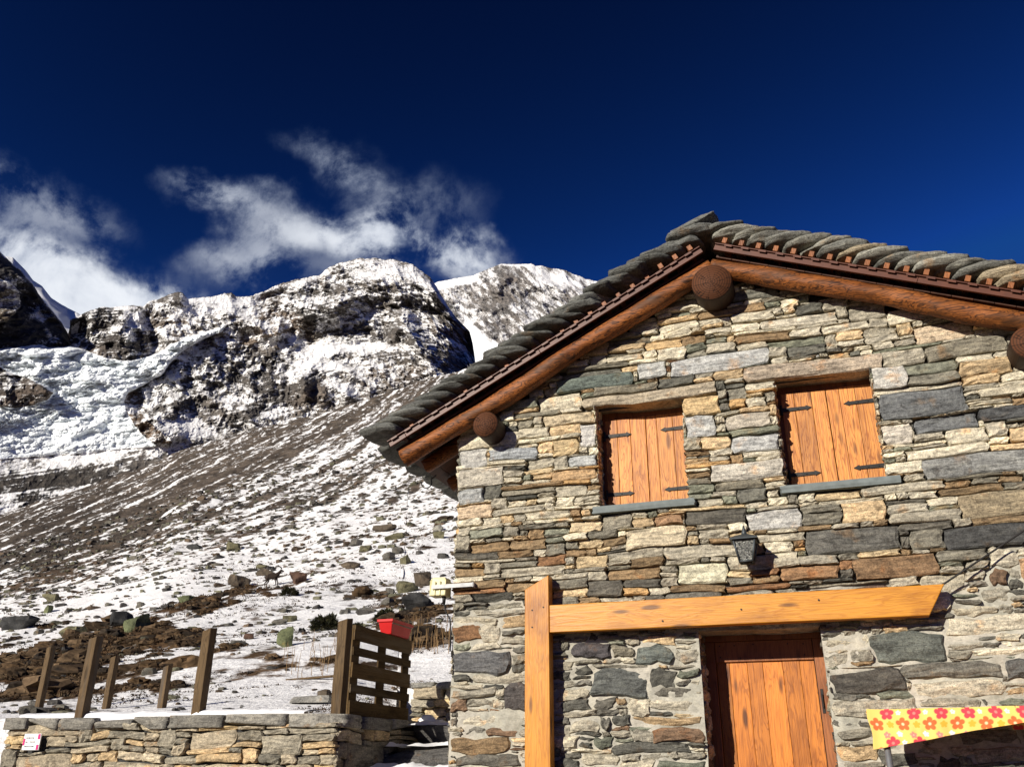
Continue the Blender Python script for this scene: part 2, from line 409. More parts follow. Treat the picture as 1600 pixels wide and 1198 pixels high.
# ------------------------------------------------------------------ camera, light, sky
cd = bpy.data.cameras.new('camera'); cam = bpy.data.objects.new('camera', cd); COL.objects.link(cam)
cam.matrix_world = Matrix(((RA[0], UA[0], -FA[0], CAM[0]), (RA[1], UA[1], -FA[1], CAM[1]), (RA[2], UA[2], -FA[2], CAM[2]), (0, 0, 0, 1)))
cd.sensor_width = 36; cd.lens = FPX/1600*36; cd.clip_start = .05; cd.clip_end = 40000
SC.camera = cam
sl = bpy.data.lights.new('sun', 'SUN'); sl.energy = 4.9; sl.angle = math.radians(.5); sl.color = (1, .93, .82)
so = bpy.data.objects.new('sun', sl); COL.objects.link(so); so.rotation_euler = TOSUN.to_track_quat('Z', 'Y').to_euler(); so.location = (-20, -40, 30)
W = bpy.data.worlds.new('World'); SC.world = W; W.use_nodes = True
def world():
    nt = W.node_tree; nt.nodes.clear()
    out = nt.nodes.new('ShaderNodeOutputWorld'); bg = nt.nodes.new('ShaderNodeBackground'); nt.links.new(bg.outputs[0], out.inputs[0])
    sky = nd(nt, 'ShaderNodeTexSky', sky_type='NISHITA'); sky.sun_disc = False
    sky.sun_elevation = math.asin(TOSUN.z); sky.sun_rotation = math.atan2(TOSUN.x, TOSUN.y)
    sky.altitude = 2500; sky.air_density = .8; sky.dust_density = .1; sky.ozone_density = 3.0
    g = nd(nt, 'ShaderNodeGamma', {0: sky.outputs[0], 1: SKYG}).outputs[0]
    c = nd(nt, 'ShaderNodeHueSaturation', {'Color': g, 'Saturation': SKYS, 'Value': SKYV, 'Fac': 1.0, 'Hue': SKYH}).outputs[0]
    c = mixc(nt, 1, c, (1.9, 1.85, .93), 'MULTIPLY')
    c = nd(nt, 'ShaderNodeVectorMath', {0: c, 1: (.14, .46, 2.1)}, operation='MINIMUM').outputs[0]
    # clouds, by direction (a bank of cloud far behind the ridge)
    d = nd(nt, 'ShaderNodeTexCoord').outputs['Generated']
    def dot(a): return nd(nt, 'ShaderNodeVectorMath', {0: d, 1: tuple(a)}, operation='DOT_PRODUCT').outputs['Value']
    a = mth(nt, 'MAXIMUM', dot(FA), .05)
    X = mth(nt, 'MULTIPLY', mth(nt, 'DIVIDE', dot(RA), a), FPX/1000); Y = mth(nt, 'MULTIPLY', mth(nt, 'DIVIDE', dot(UA), a), FPX/1000)
    P = nd(nt, 'ShaderNodeCombineXYZ', {0: X, 1: Y}).outputs[0]
    wn = nd(nt, 'ShaderNodeTexNoise', {'Vector': P, 'Scale': 9., 'Detail': 5., 'Roughness': .6}).outputs[1]
    wv = nd(nt, 'ShaderNodeVectorMath', {0: wn, 1: (.5, .5, .5)}, operation='SUBTRACT').outputs[0]
    wv = nd(nt, 'ShaderNodeVectorMath', {0: wv, 'Scale': .10}, operation='SCALE').outputs[0]
    PD = nd(nt, 'ShaderNodeVectorMath', {0: P, 1: wv}, operation='ADD').outputs[0]
    tot = None
    for (cx, cy, rx, ry, ang, w) in CLOUDS:
        mp = nd(nt, 'ShaderNodeMapping', {'Vector': PD, 'Location': ((cx-800)/1000, (599-cy)/1000, 0), 'Rotation': (0, 0, math.radians(-ang)), 'Scale': (rx/1000, ry/1000, 1)}, vector_type='TEXTURE').outputs[0]
        ln = nd(nt, 'ShaderNodeVectorMath', {0: mp}, operation='LENGTH').outputs['Value']
        v = mapr(nt, ln, 0., 1., w, 0.)
        tot = v if tot is None else mth(nt, 'ADD', tot, v)
    n1 = noise(nt, P, 7., 9, .62, .35); n2 = noise(nt, P, 21., 7, .65, .2)
    nn = mth(nt, 'ADD', mth(nt, 'MULTIPLY', n1, .7), mth(nt, 'MULTIPLY', n2, .3))
    den = mth(nt, 'MULTIPLY', tot, mapr(nt, nn, .39, .59, .02, 1.15))
    soft = mth(nt, 'MULTIPLY', tot, mapr(nt, nn, .25, .75, .55, 1.15))          # thick bank shades over to its own soft body
    den = mth(nt, 'ADD', den, mth(nt, 'MULTIPLY', mapr(nt, tot, .9, 1.9), soft))
    den = mth(nt, 'SUBTRACT', 1.0, mth(nt, 'EXPONENT', mth(nt, 'MULTIPLY', den, -1.6)), None, True)
    cc = mixc(nt, mth(nt, 'MULTIPLY', den, mapr(nt, n1, .28, .68, .62, 1.05)), CLOUD_D, CLOUD_L)
    c = mixc(nt, den, c, cc)
    nt.links.new(c, bg.inputs[0]); bg.inputs[1].default_value = .1
# clouds: bearing x,y of the centre, half sizes, tilt, weight
CLOUDS = [(20, 455, 410, 100, 14, 2.0), (-80, 360, 280, 80, 8, .6), (40, 300, 210, 55, 22, .34), (150, 450, 260, 75, 15, .9), (100, 350, 150, 45, 10, .22),
          (320, 295, 105, 42, 18, .52), (425, 330, 165, 50, 18, .56), (540, 365, 195, 50, 2, .95), (610, 345, 105, 68, -40, .5), (660, 385, 170, 50, 8, .62),
          (735, 412, 100, 60, 20, 1.0), (520, 250, 120, 42, 20, .42), (570, 290, 95, 80, 40, .28), (370, 415, 130, 52, 5, .62), (400, 380, 90, 45, 30, .4),
          (700, 320, 90, 80, 0, .2), (235, 472, 110, 30, 5, .5), (560, 420, 200, 55, 0, .3)]
SKYG, SKYS, SKYV, SKYH = 3.2, 1.0, .098, .5
CLOUD_D, CLOUD_L = (.9, 1.5, 2.9), (7.0, 7.3, 7.8)
world()
SC.view_settings.view_transform = 'Standard'; SC.view_settings.look = 'None'; SC.view_settings.exposure = .3; SC.view_settings.gamma = 1
try: SC.view_settings.use_curve_mapping = False
except Exception: pass
SC.render.engine = 'CYCLES'; SC.cycles.max_bounces = 6; SC.cycles.use_denoising = True


# ------------------------------------------------------------------ terrain
def ell(px, py, cx, cy, rx, ry, ang):
    a = math.radians(ang); dx, dy = px-cx, py-cy
    u = (dx*math.cos(a)+dy*math.sin(a))/rx; v = (-dx*math.sin(a)+dy*math.cos(a))/ry
    return np.exp(-(u*u+v*v)*1.4)
def interp(poly, x): p = np.array(poly, float); return np.interp(x, p[:, 0], p[:, 1])

def sheet(top, bot, x0, x1, nu, nv, rb, rt, jag, seed, vpow=1.0, smooth=22.):
    """a mountain face between two surveyed lines: near foot at range rb, crest at range rt, with a back slope behind"""
    px = np.linspace(x0, x1, nu); y0 = interp(top, px); yb = interp(bot, px)
    k = max(3, int(smooth/(px[1]-px[0]))); kern = np.hanning(2*k+1); kern /= kern.sum(); yt = np.convolve(np.pad(y0, k, 'edge'), kern, 'valid')
    z = np.zeros_like(px)
    jg = jag*fbm(np.stack([px/14., z, z], -1), 6, seed, .62)+jag*.7*np.abs(fbm(np.stack([px/4., z, z+5], -1), 3, seed+3, .6))
    v = np.linspace(0, 1, nv)
    PX = np.repeat(px[None], nv, 0); PY = yb[None]+(yt-yb)[None]*v[:, None]+(y0-yt)[None]*sstep(.80, 1, v)[:, None]+jg[None]*sstep(.955, 1, v)[:, None]
    hx, hy, t = bearing(PX, PY)
    R = (rb+(rt-rb)*v**vpow)[:, None]*np.ones((1, nu))
    return PX, PY, np.repeat(v[:, None], nu, 1), hx, hy, t, R
def place(hx, hy, t, R): return np.stack([CAM[0]+hx*R, CAM[1]+hy*R, CAM[2]+t*R], -1)
def face(P, k=.35):
    """coordinates on a mountain face: along, into (shrunk), up"""
    return np.stack([P@rgt, P@fwd*k, P[..., 2]], -1)
def with_back(P, hx, hy, nb=5):
    last = P[-1]; rows = [P]
    for k in range(1, nb+1):
        q = last.copy(); s = 60.*k*k*.6
        q[:, 0] += hx[-1]*s; q[:, 1] += hy[-1]*s; q[:, 2] -= s*.75
        rows.append(q[None])
    return np.concatenate(rows, 0)
def padded(a, nb=5): return np.concatenate([a]+[a[-1:]]*nb, 0)

def build_massif():
    top = [(-140, 515), (60, 508), (100, 503), (112, 499), (120, 496), (135, 487), (163, 478), (175, 480), (195, 477), (215, 476), (224, 480), (232, 472), (245, 468), (262, 460), (275, 456), (285, 457),
           (293, 466), (312, 465), (330, 464), (342, 461), (350, 459), (362, 458), (370, 463), (390, 463), (412, 455), (440, 442), (465, 436), (498, 430), (510, 420), (530, 411), (560, 404), (585, 403),
           (598, 405), (612, 404), (625, 408), (645, 413), (655, 421), (672, 433), (682, 447), (690, 462), (700, 478), (712, 495), (725, 508), (734, 518), (738, 532), (741, 550), (744, 575), (750, 605), (765, 640)]
    bot = [(-140, 860), (0, 840), (130, 800), (290, 735), (420, 700), (560, 660), (700, 640), (765, 655)]
    nu, nv = 1050, 520
    PX, PY, V, hx, hy, t, R = sheet(top, bot, -140, 765, nu, nv, 1950, 2500, 2.2, 11)
    P0 = face(place(hx, hy, t, R))
    # ragged lookup so that painted regions get natural borders
    jx = fbm(P0/90., 5, 31, .6)*16; jy = fbm(P0/90.+40, 5, 33, .6)*12
    QX, QY = PX+jx, PY+jy
    ice = inpoly(PX+jx*.35, PY+jy*.35, [(-160, 540), (0, 545), (30, 539), (57, 534), (80, 541), (110, 540), (130, 545), (150, 553), (170, 560), (190, 563), (207, 562), (230, 557), (250, 548), (270, 538), (290, 530),
           (310, 522), (330, 516), (354, 507), (348, 518), (325, 528), (300, 540), (280, 552), (268, 566), (250, 588), (222, 602), (200, 612), (193, 625), (196, 645), (210, 662), (228, 685), (242, 697), (150, 704), (70, 709), (0, 716), (-160, 730)])
    bluff = inpoly(PX+jx*.4, PY+jy*.4, [(-160, 555), (0, 573), (20, 582), (45, 590), (65, 601), (84, 613), (74, 626), (55, 634), (25, 638), (0, 636), (-160, 640)])
    ice &= ~bluff
    rib = inpoly(PX+jx*.3, PY+jy*.3, [(190, 616), (205, 610), (225, 616), (215, 640), (236, 664), (266, 686), (268, 693), (237, 694), (214, 674), (196, 652)])
    icef = ice.astype(float)
    # relief, pushed along the line of sight range so that crests keep their bearing
    W1 = P0@np.array([[.87, 0, -.49], [0, 1, 0], [.49, 0, .87]])
    r1 = ridged(W1/np.array([190, 300, 380.]), 7, 5, .6); r2 = fbm(P0/260., 5, 8, .55); r3 = ridged(W1/np.array([40, 60, 75.]), 5, 15, .62)
    edge = sstep(0, .06, 1-V)*.9+.1
    S = np.full(PX.shape, .03)
    for (cx, cy, rx, ry, an, w) in [
        (305, 487, 80, 13, -6, .75), (345, 468, 75, 8, -3, .55), (455, 447, 60, 10, -14, .6), (575, 420, 60, 14, -8, .5), (560, 432, 50, 12, -15, .35), (640, 430, 28, 14, 30, .28), (690, 470, 30, 30, 50, .2),
        (545, 541, 52, 14, -3, 1.0), (505, 552, 30, 12, 0, .6), (520, 574, 52, 9, 4, .8), (605, 545, 50, 6, 3, .4), (480, 568, 30, 20, 20, .3), (545, 610, 20, 20, 60, .3), (520, 498, 50, 10, 5, .2),
        (480, 520, 20, 8, 0, .2), (440, 480, 50, 12, -10, .3), (400, 480, 40, 16, -20, .3), (360, 500, 40, 8, -12, .3), (470, 600, 25, 6, 35, .4),
        (290, 668, 70, 13, 8, .95), (330, 640, 60, 7, -8, .5), (300, 610, 45, 8, -5, .55), (255, 605, 30, 12, 0, .3), (390, 665, 40, 6, 20, .4), (440, 690, 30, 8, -20, .5), (365, 603, 60, 8, -12, .25),
        (430, 660, 8, 30, -35, .45), (455, 575, 6, 40, -35, .4),
        (110, 712, 210, 13, -5, .7), (250, 700, 70, 12, -10, .55), (60, 728, 80, 10, -8, .6), (110, 768, 120, 7, -5, .75), (230, 738, 50, 8, -12, .4),
        # bare rock, plus a shadow band below the summit painted as missing snow
        (165, 518, 52, 38, 25, -.85), (262, 464, 26, 10, -18, -.7), (300, 512, 55, 11, -18, -.55), (250, 505, 18, 18, 0, -.3), (360, 512, 60, 7, -14, -.35),
        (380, 585, 100, 34, -12, -.45), (300, 648, 70, 8, -8, -.6), (370, 650, 60, 12, -3, -.45), (430, 630, 40, 30, 0, -.3), (325, 625, 60, 9, -10, -.35),
        (478, 605, 17, 30, 3, -.9), (500, 618, 14, 22, 0, -.7), (465, 625, 22, 26, 0, -.5), (410, 650, 14, 18, 0, -.6), (610, 605, 70, 22, -10, -.35), (542, 618, 12, 24, 10, -.7),
        (455, 500, 45, 26, 35, -.5), (520, 470, 60, 24, -35, -.28), (535, 448, 24, 16, -30, -.45), (505, 480, 14, 12, 0, -.5), (590, 455, 30, 14, 30, -.25), (640, 485, 78, 15, 8, -.55), (560, 490, 40, 14, 0, -.3),
        (712, 510, 26, 46, 18, -.75), (690, 560, 35, 30, 30, -.25), (660, 600, 50, 20, 0, -.35), (640, 560, 30, 12, 0, -.15),
        (150, 742, 130, 9, -9, -1.1), (40, 760, 70, 12, -8, -1.0), (30, 790, 90, 16, -8, -.6), (190, 728, 60, 6, -9, -.7), (130, 755, 70, 6, -6, -.5)]:
        S += w*ell(QX, QY, cx, cy, rx, ry, an)*1.15
    S = np.where(bluff, -.62, S); S = np.where(rib, -.55, S)
    Sc = np.clip(S, -1, 1)
    rough = np.clip(1-1.0*np.clip(Sc, 0, 1), .22, 1); rough = np.maximum(rough, .8*sstep(690, 712, PY))
    d = -.072*(r1-.35)*edge*np.clip(rough, .4, 1)-.02*r2*edge-.013*(r3-.35)*rough*edge
    # named crags that stand proud or recede
    for (cx, cy, rx, ry, an, a) in [(478, 602, 16, 34, 3, -.05), (502, 618, 12, 24, 0, -.035), (540, 618, 12, 26, 12, -.03), (60, 605, 60, 34, 5, -.05), (690, 470, 60, 24, 55, -.05), (640, 487, 80, 14, 8, .022), (560, 540, 70, 16, 0, .03),
                                    (455, 505, 50, 24, 35, .03), (130, 520, 30, 40, 20, .03), (190, 520, 14, 40, 5, -.03), (235, 525, 12, 40, 0, .03), (245, 660, 40, 40, 45, -.03), (730, 545, 20, 60, 8, .05)]:
        d += a*ell(QX, QY, cx, cy, rx, ry, an)*edge
    # broken ice: stepped blocks
    bl = ridged(P0/np.array([62, 60, 44.]), 5, 51, .6); bl2 = np.abs(fbm(P0/np.array([22, 22, 17.]), 4, 57, .62)); bl3 = fbm(P0/300., 3, 59)
    q = np.floor(bl*7)/7*.6+bl*.4
    big = np.abs(fbm(P0/np.array([150, 150, 90.]), 4, 63, .55)); mod = .35+1.1*np.clip(.5+fbm(P0/200., 3, 65), 0, 1)
    iced = (-.022*q-.018*bl2)*mod-.060*big-.014*bl3
    lowice = sstep(640, 690, PY+jy)*icef; iced = iced*(1-.45*lowice)
    isf = ice.astype(float); kn = np.hanning(17); kn /= kn.sum()
    isf = np.apply_along_axis(lambda a: np.convolve(np.pad(a, 8, 'edge'), kn, 'valid'), 0, isf); isf = np.apply_along_axis(lambda a: np.convolve(np.pad(a, 8, 'edge'), kn, 'valid'), 1, isf)
    d = d*(1-isf)+isf*iced; d = d*(1-.7*sstep(690, 712, PY+jy*.5)); mor = sstep(688, 706, PY+jy)
    P = place(hx, hy, t, R*(1+d))
    # snow lies on ledges: compare slope of the relief
    g = np.gradient(R*d, axis=0); g = g/ (np.abs(g).std()+1e-6)
    ledge = np.clip(g, -1.5, 1.5)
    W2 = P0@np.array([[.94, 0, -.34], [0, 1, 0], [.34, 0, .94]])
    st = fbm(W2/np.array([120, 90, 30.]), 5, 77, .66)   # bedding, dipping left
    sn = fbm(W1/np.array([15, 18, 22.]), 5, 71, .68)*.75+.45*fbm(W1/np.array([60, 60, 80.]), 3, 72)
    ln = ridged(W2/np.array([85, 85, 13.]), 4, 79, .6)
    snow = .45+.34*S+.10*ledge+.2*st*rough+1.15*sn*rough+.40*(ln-.33)*rough
    speck = fbm(P0/14., 4, 73, .6)
    sk2 = fbm(W2/np.array([160, 120, 7.]), 4, 75, .6)
    snow = np.where((PY > 690) & ~ice, snow-.9*np.clip(speck-.12, 0, 1)+.6*sk2*mor, snow)
    snow = np.where(ice, 1.25, snow)
    warm = sstep(.0, .45, fbm(P0/230.+9, 4, 91))*sstep(0, .5, V)
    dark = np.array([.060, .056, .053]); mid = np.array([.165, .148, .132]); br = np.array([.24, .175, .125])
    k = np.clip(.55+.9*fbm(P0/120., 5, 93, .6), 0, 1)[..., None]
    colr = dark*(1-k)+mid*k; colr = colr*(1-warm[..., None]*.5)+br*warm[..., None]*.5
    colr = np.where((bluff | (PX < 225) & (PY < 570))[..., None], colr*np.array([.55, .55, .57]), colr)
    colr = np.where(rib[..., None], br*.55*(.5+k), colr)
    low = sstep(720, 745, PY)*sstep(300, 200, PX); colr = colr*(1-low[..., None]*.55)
    P = with_back(P, hx, hy); nvb = P.shape[0]
    F = gridfaces(nu, nvb)
    icep = padded(ice.astype(float)); fi = icep.ravel()[F].mean(1) > .5
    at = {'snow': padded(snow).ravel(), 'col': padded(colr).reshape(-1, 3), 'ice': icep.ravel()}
    def part(name, sel, mt):
        Fs = F[sel]; used = np.unique(Fs); mp = np.full(nu*nvb, -1); mp[used] = np.arange(len(used))
        o = npmesh(name, P.reshape(-1, 3)[used], mp[Fs], mt, None, None, True, {k: a[used] for k, a in at.items()})
        tag(o, kind='structure'); return o
    cxm, cym = padded(PX).ravel()[F].mean(1), padded(PY).ravel()[F].mean(1)
    open_ = (cxm < 109) & (cym < 560) & ~fi; open_ |= (cxm < 112) & (np.arange(len(F))//(nu-1) >= nv-1)
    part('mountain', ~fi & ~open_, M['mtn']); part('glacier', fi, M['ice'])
build_massif()

def build_spur():
    top = [(-160, 330), (-60, 372), (0, 393), (12, 404), (29, 419), (50, 440), (63, 463), (81, 484), (96, 503), (107, 522), (113, 538), (118, 556)]
    bot = [(-160, 580), (0, 580), (60, 572), (100, 572), (118, 580)]
    nu, nv = 260, 170
    PX, PY, V, hx, hy, t, R = sheet(top, bot, -160, 118, nu, nv, 2400, 2520, 2.0, 21, 1., 8.)
    P0 = face(place(hx, hy, t, R), .6)
    W1 = P0@np.array([[.8, 0, .6], [0, 1, 0], [-.6, 0, .8]])
    r1 = ridged(W1/np.array([170, 200, 420.]), 6, 105, .6); r3 = ridged(W1/np.array([40, 40, 70.]), 4, 115, .6)
    edge = sstep(0, .08, 1-V)
    d = -.04*r1*edge-.010*r3*edge
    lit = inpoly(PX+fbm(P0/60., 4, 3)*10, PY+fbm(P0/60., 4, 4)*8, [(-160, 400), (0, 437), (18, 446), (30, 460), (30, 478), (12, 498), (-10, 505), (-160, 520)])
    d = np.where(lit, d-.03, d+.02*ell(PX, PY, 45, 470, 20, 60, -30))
    P = place(hx, hy, t, R*(1+d))
    sn = fbm(W1/np.array([30, 30, 90.]), 6, 71, .7)
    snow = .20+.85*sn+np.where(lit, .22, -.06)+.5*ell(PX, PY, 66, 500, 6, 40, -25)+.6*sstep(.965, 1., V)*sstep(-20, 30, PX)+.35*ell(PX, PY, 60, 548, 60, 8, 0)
    k = np.clip(.5+.9*fbm(P0/60., 5, 93, .6), 0, 1)[..., None]
    colr = np.array([.03, .03, .032])*(1-k)+np.array([.085, .08, .075])*k
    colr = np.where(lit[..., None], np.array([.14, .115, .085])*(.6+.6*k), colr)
    P = with_back(P, hx, hy)
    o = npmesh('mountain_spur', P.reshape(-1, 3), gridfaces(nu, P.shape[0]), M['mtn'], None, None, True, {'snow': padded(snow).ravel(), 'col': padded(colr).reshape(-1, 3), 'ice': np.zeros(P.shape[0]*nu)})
    tag(o, kind='structure')
    # snow saddle behind the spur
    top = [(-40, 392), (20, 402), (40, 422), (52, 438), (66, 447), (80, 465), (95, 475), (110, 483), (120, 488), (126, 492), (160, 500)]
    bot = [(-40, 560), (160, 560)]
    nu, nv = 160, 90
    PX, PY, V, hx, hy, t, R = sheet(top, bot, -40, 160, nu, nv, 2750, 3300, .5, 41)
    P0 = place(hx, hy, t, R)
    d = -.03*fbm(P0/260., 4, 205)*sstep(0, .1, 1-V)+.02*ell(PX, PY, 110, 500, 12, 30, -20)
    P = with_back(place(hx, hy, t, R*(1+d)), hx, hy); n = P.shape[0]*nu
    tag(npmesh('snow_saddle', P.reshape(-1, 3), gridfaces(nu, P.shape[0]), M['mtn'], None, None, True, {'snow': np.full(n, 1.2), 'col': np.full((n, 3), .1), 'ice': np.full(n, .4)}), kind='structure')
build_spur()

def build_far_peak():
    top = [(630, 480), (660, 455), (683, 440), (700, 437), (725, 433), (740, 430), (750, 425), (770, 417), (783, 412), (800, 413), (830, 412), (838, 416), (846, 415), (860, 419), (873, 420), (885, 422), (895, 428), (905, 430), (915, 436), (940, 441), (1010, 480), (1080, 520)]
    bot = [(630, 640), (1080, 640)]
    nu, nv = 440, 240
    PX, PY, V, hx, hy, t, R = sheet(top, bot, 630, 1080, nu, nv, 3900, 4600, 1.3, 61)
    P0 = face(place(hx, hy, t, R), .5)
    edge = sstep(0, .07, 1-V)*.9+.1
    snowy = np.clip(ell(PX, PY, 705, 441, 40, 7, -8)*1.3+ell(PX, PY, 738, 540, 16, 36, -25)*1.4+ell(PX, PY, 765, 545, 30, 12, 20)*1.2+ell(PX, PY, 725, 470, 10, 20, -30)*.3+.8*ell(PX, PY, 868, 436, 36, 10, 12)+.6*ell(PX, PY, 830, 414, 50, 2.5, 0), 0, 1)
    W1 = P0@np.array([[.85, 0, -.52], [0, 1, 0], [.52, 0, .85]])
    r1 = ridged(W1/np.array([230, 300, 620.]), 6, 305, .58); r3 = ridged(W1/np.array([60, 60, 130.]), 4, 315, .6)
    d = (-.032*r1-.008*r3)*edge*(1-.85*snowy)
    P = place(hx, hy, t, R*(1+d))
    sn = fbm(W1/np.array([26, 30, 85.]), 6, 371, .7)
    snow = .42+.9*sn+.9*snowy-.3*ell(PX, PY, 785, 455, 22, 40, 20)
    k = np.clip(.5+.9*fbm(P0/170., 5, 93, .6), 0, 1)[..., None]
    colr = np.array([.09, .088, .086])*(1-k)+np.array([.20, .18, .165])*k
    P = with_back(P, hx, hy); n = P.shape[0]*nu
    ice = padded(snowy*sstep(480, 520, PY)).ravel()
    tag(npmesh('mountain_peak', P.reshape(-1, 3), gridfaces(nu, P.shape[0]), M['mtn'], None, None, True, {'snow': padded(snow).ravel(), 'col': padded(colr).reshape(-1, 3), 'ice': ice}), kind='structure')
build_far_peak()

# ---- the near hillside: terrace snow, boulder field, scree slope
YT, XC = -.155, -1.0                      # terrace wall front, terrace wall corner
CREST = [(-500, 985), (-300, 915), (-130, 855), (0, 806), (60, 784), (130, 763), (200, 740), (250, 722), (290, 703), (350, 686), (420, 667), (480, 651), (540, 633), (600, 617), (650, 601), (690, 588), (760, 565), (900, 530), (1200, 500), (1600, 500), (2100, 560)]
RC = 380.
def start_range(hx, hy):
    """range where the ground begins on each bearing, and its height there"""
    r = np.zeros_like(hx); z = np.zeros_like(hx); rt = np.zeros_like(hx)
    for i in range(len(hx)):
        r1 = (YT+.30-CAM[1])/hy[i]; x = CAM[0]+hx[i]*r1
        if x < XC-.2: r[i] = rt[i] = r1; z[i] = 2.07; continue
        if hx[i] < -1e-6:
            r2 = (XC-.22-CAM[0])/hx[i]; y = CAM[1]+hy[i]*r2
            if y < 1.35: r[i] = rt[i] = r2; z[i] = 2.07; continue
        r3 = (2.05-CAM[1])/hy[i]; x = CAM[0]+hx[i]*r3
        rt[i] = r3; z[i] = 2.44; r[i] = r3
    return r, z, rt
def gprof(r): return np.interp(np.log(r), np.log([8, 11, 14, 20, 30, 55, 90, 150, 250, 380]), [.20, .225, .255, .315, .405, .565, .665, .78, .90, 1.0])
def hill_tangent(r, tc, r0, z0):
    t0 = (z0-CAM[2])/r0
    s = sstep(0, 1, (r-r0)/11.)
    return t0*(r0/r)**.15*(1-s)+tc*gprof(r)*s
def hill_bump(P, r):
    a = np.clip((r-9)/14., .06, 1)
    b = .16*fbm(P/np.array([2.3, 2.3, 9e9]), 4, 401)*a+.55*fbm(P/np.array([9., 9, 9e9]), 4, 402)*np.clip((r-10)/25., 0, 1)+1.4*fbm(P/np.array([34., 34, 9e9]), 4, 403)*np.clip((r-25)/60., 0, 1)
    return b
def hill_z(x, y):
    """height of the bumpy hillside under points x,y"""
    x = np.atleast_1d(np.asarray(x, float)); y = np.atleast_1d(np.asarray(y, float))
    dx, dy = x-CAM[0], y-CAM[1]; r = np.hypot(dx, dy); hx, hy = dx/r, dy/r
    tc = np.interp(np.arctan2(hx, hy), CR_AZ, CR_T); _, z0, r0 = start_range(hx, hy)
    rr = np.maximum(r, r0)
    z = CAM[2]+rr*hill_tangent(rr, tc, r0, z0)
    return z+hill_bump(np.stack([x, y, x*0], -1), rr)*np.clip((rr-r0)/2., 0, 1)
_c = np.array(CREST, float); _hx, _hy, _t = bearing(_c[:, 0], _c[:, 1]); CR_AZ = np.arctan2(_hx, _hy); CR_T = _t
_cx = np.linspace(-500, 2100, 400); _hx, _hy, _t = bearing(_cx, interp(CREST, _cx)); CR_AZ = np.arctan2(_hx, _hy); CR_T = _t
def ground_at(px, py):
    """walk along a sighting until it meets the hillside"""
    hx, hy, t = bearing(px, py); rs = np.geomspace(8.2, 375, 1500)
    x, y = CAM[0]+hx*rs, CAM[1]+hy*rs
    g = hill_z(x, y) >= CAM[2]+t*rs
    r0, _, _ = start_range(np.atleast_1d(hx), np.atleast_1d(hy))
    k = np.argmax(g & (rs >= r0[0])); return np.array([x[k], y[k], hill_z(x[k], y[k])[0]]), rs[k]

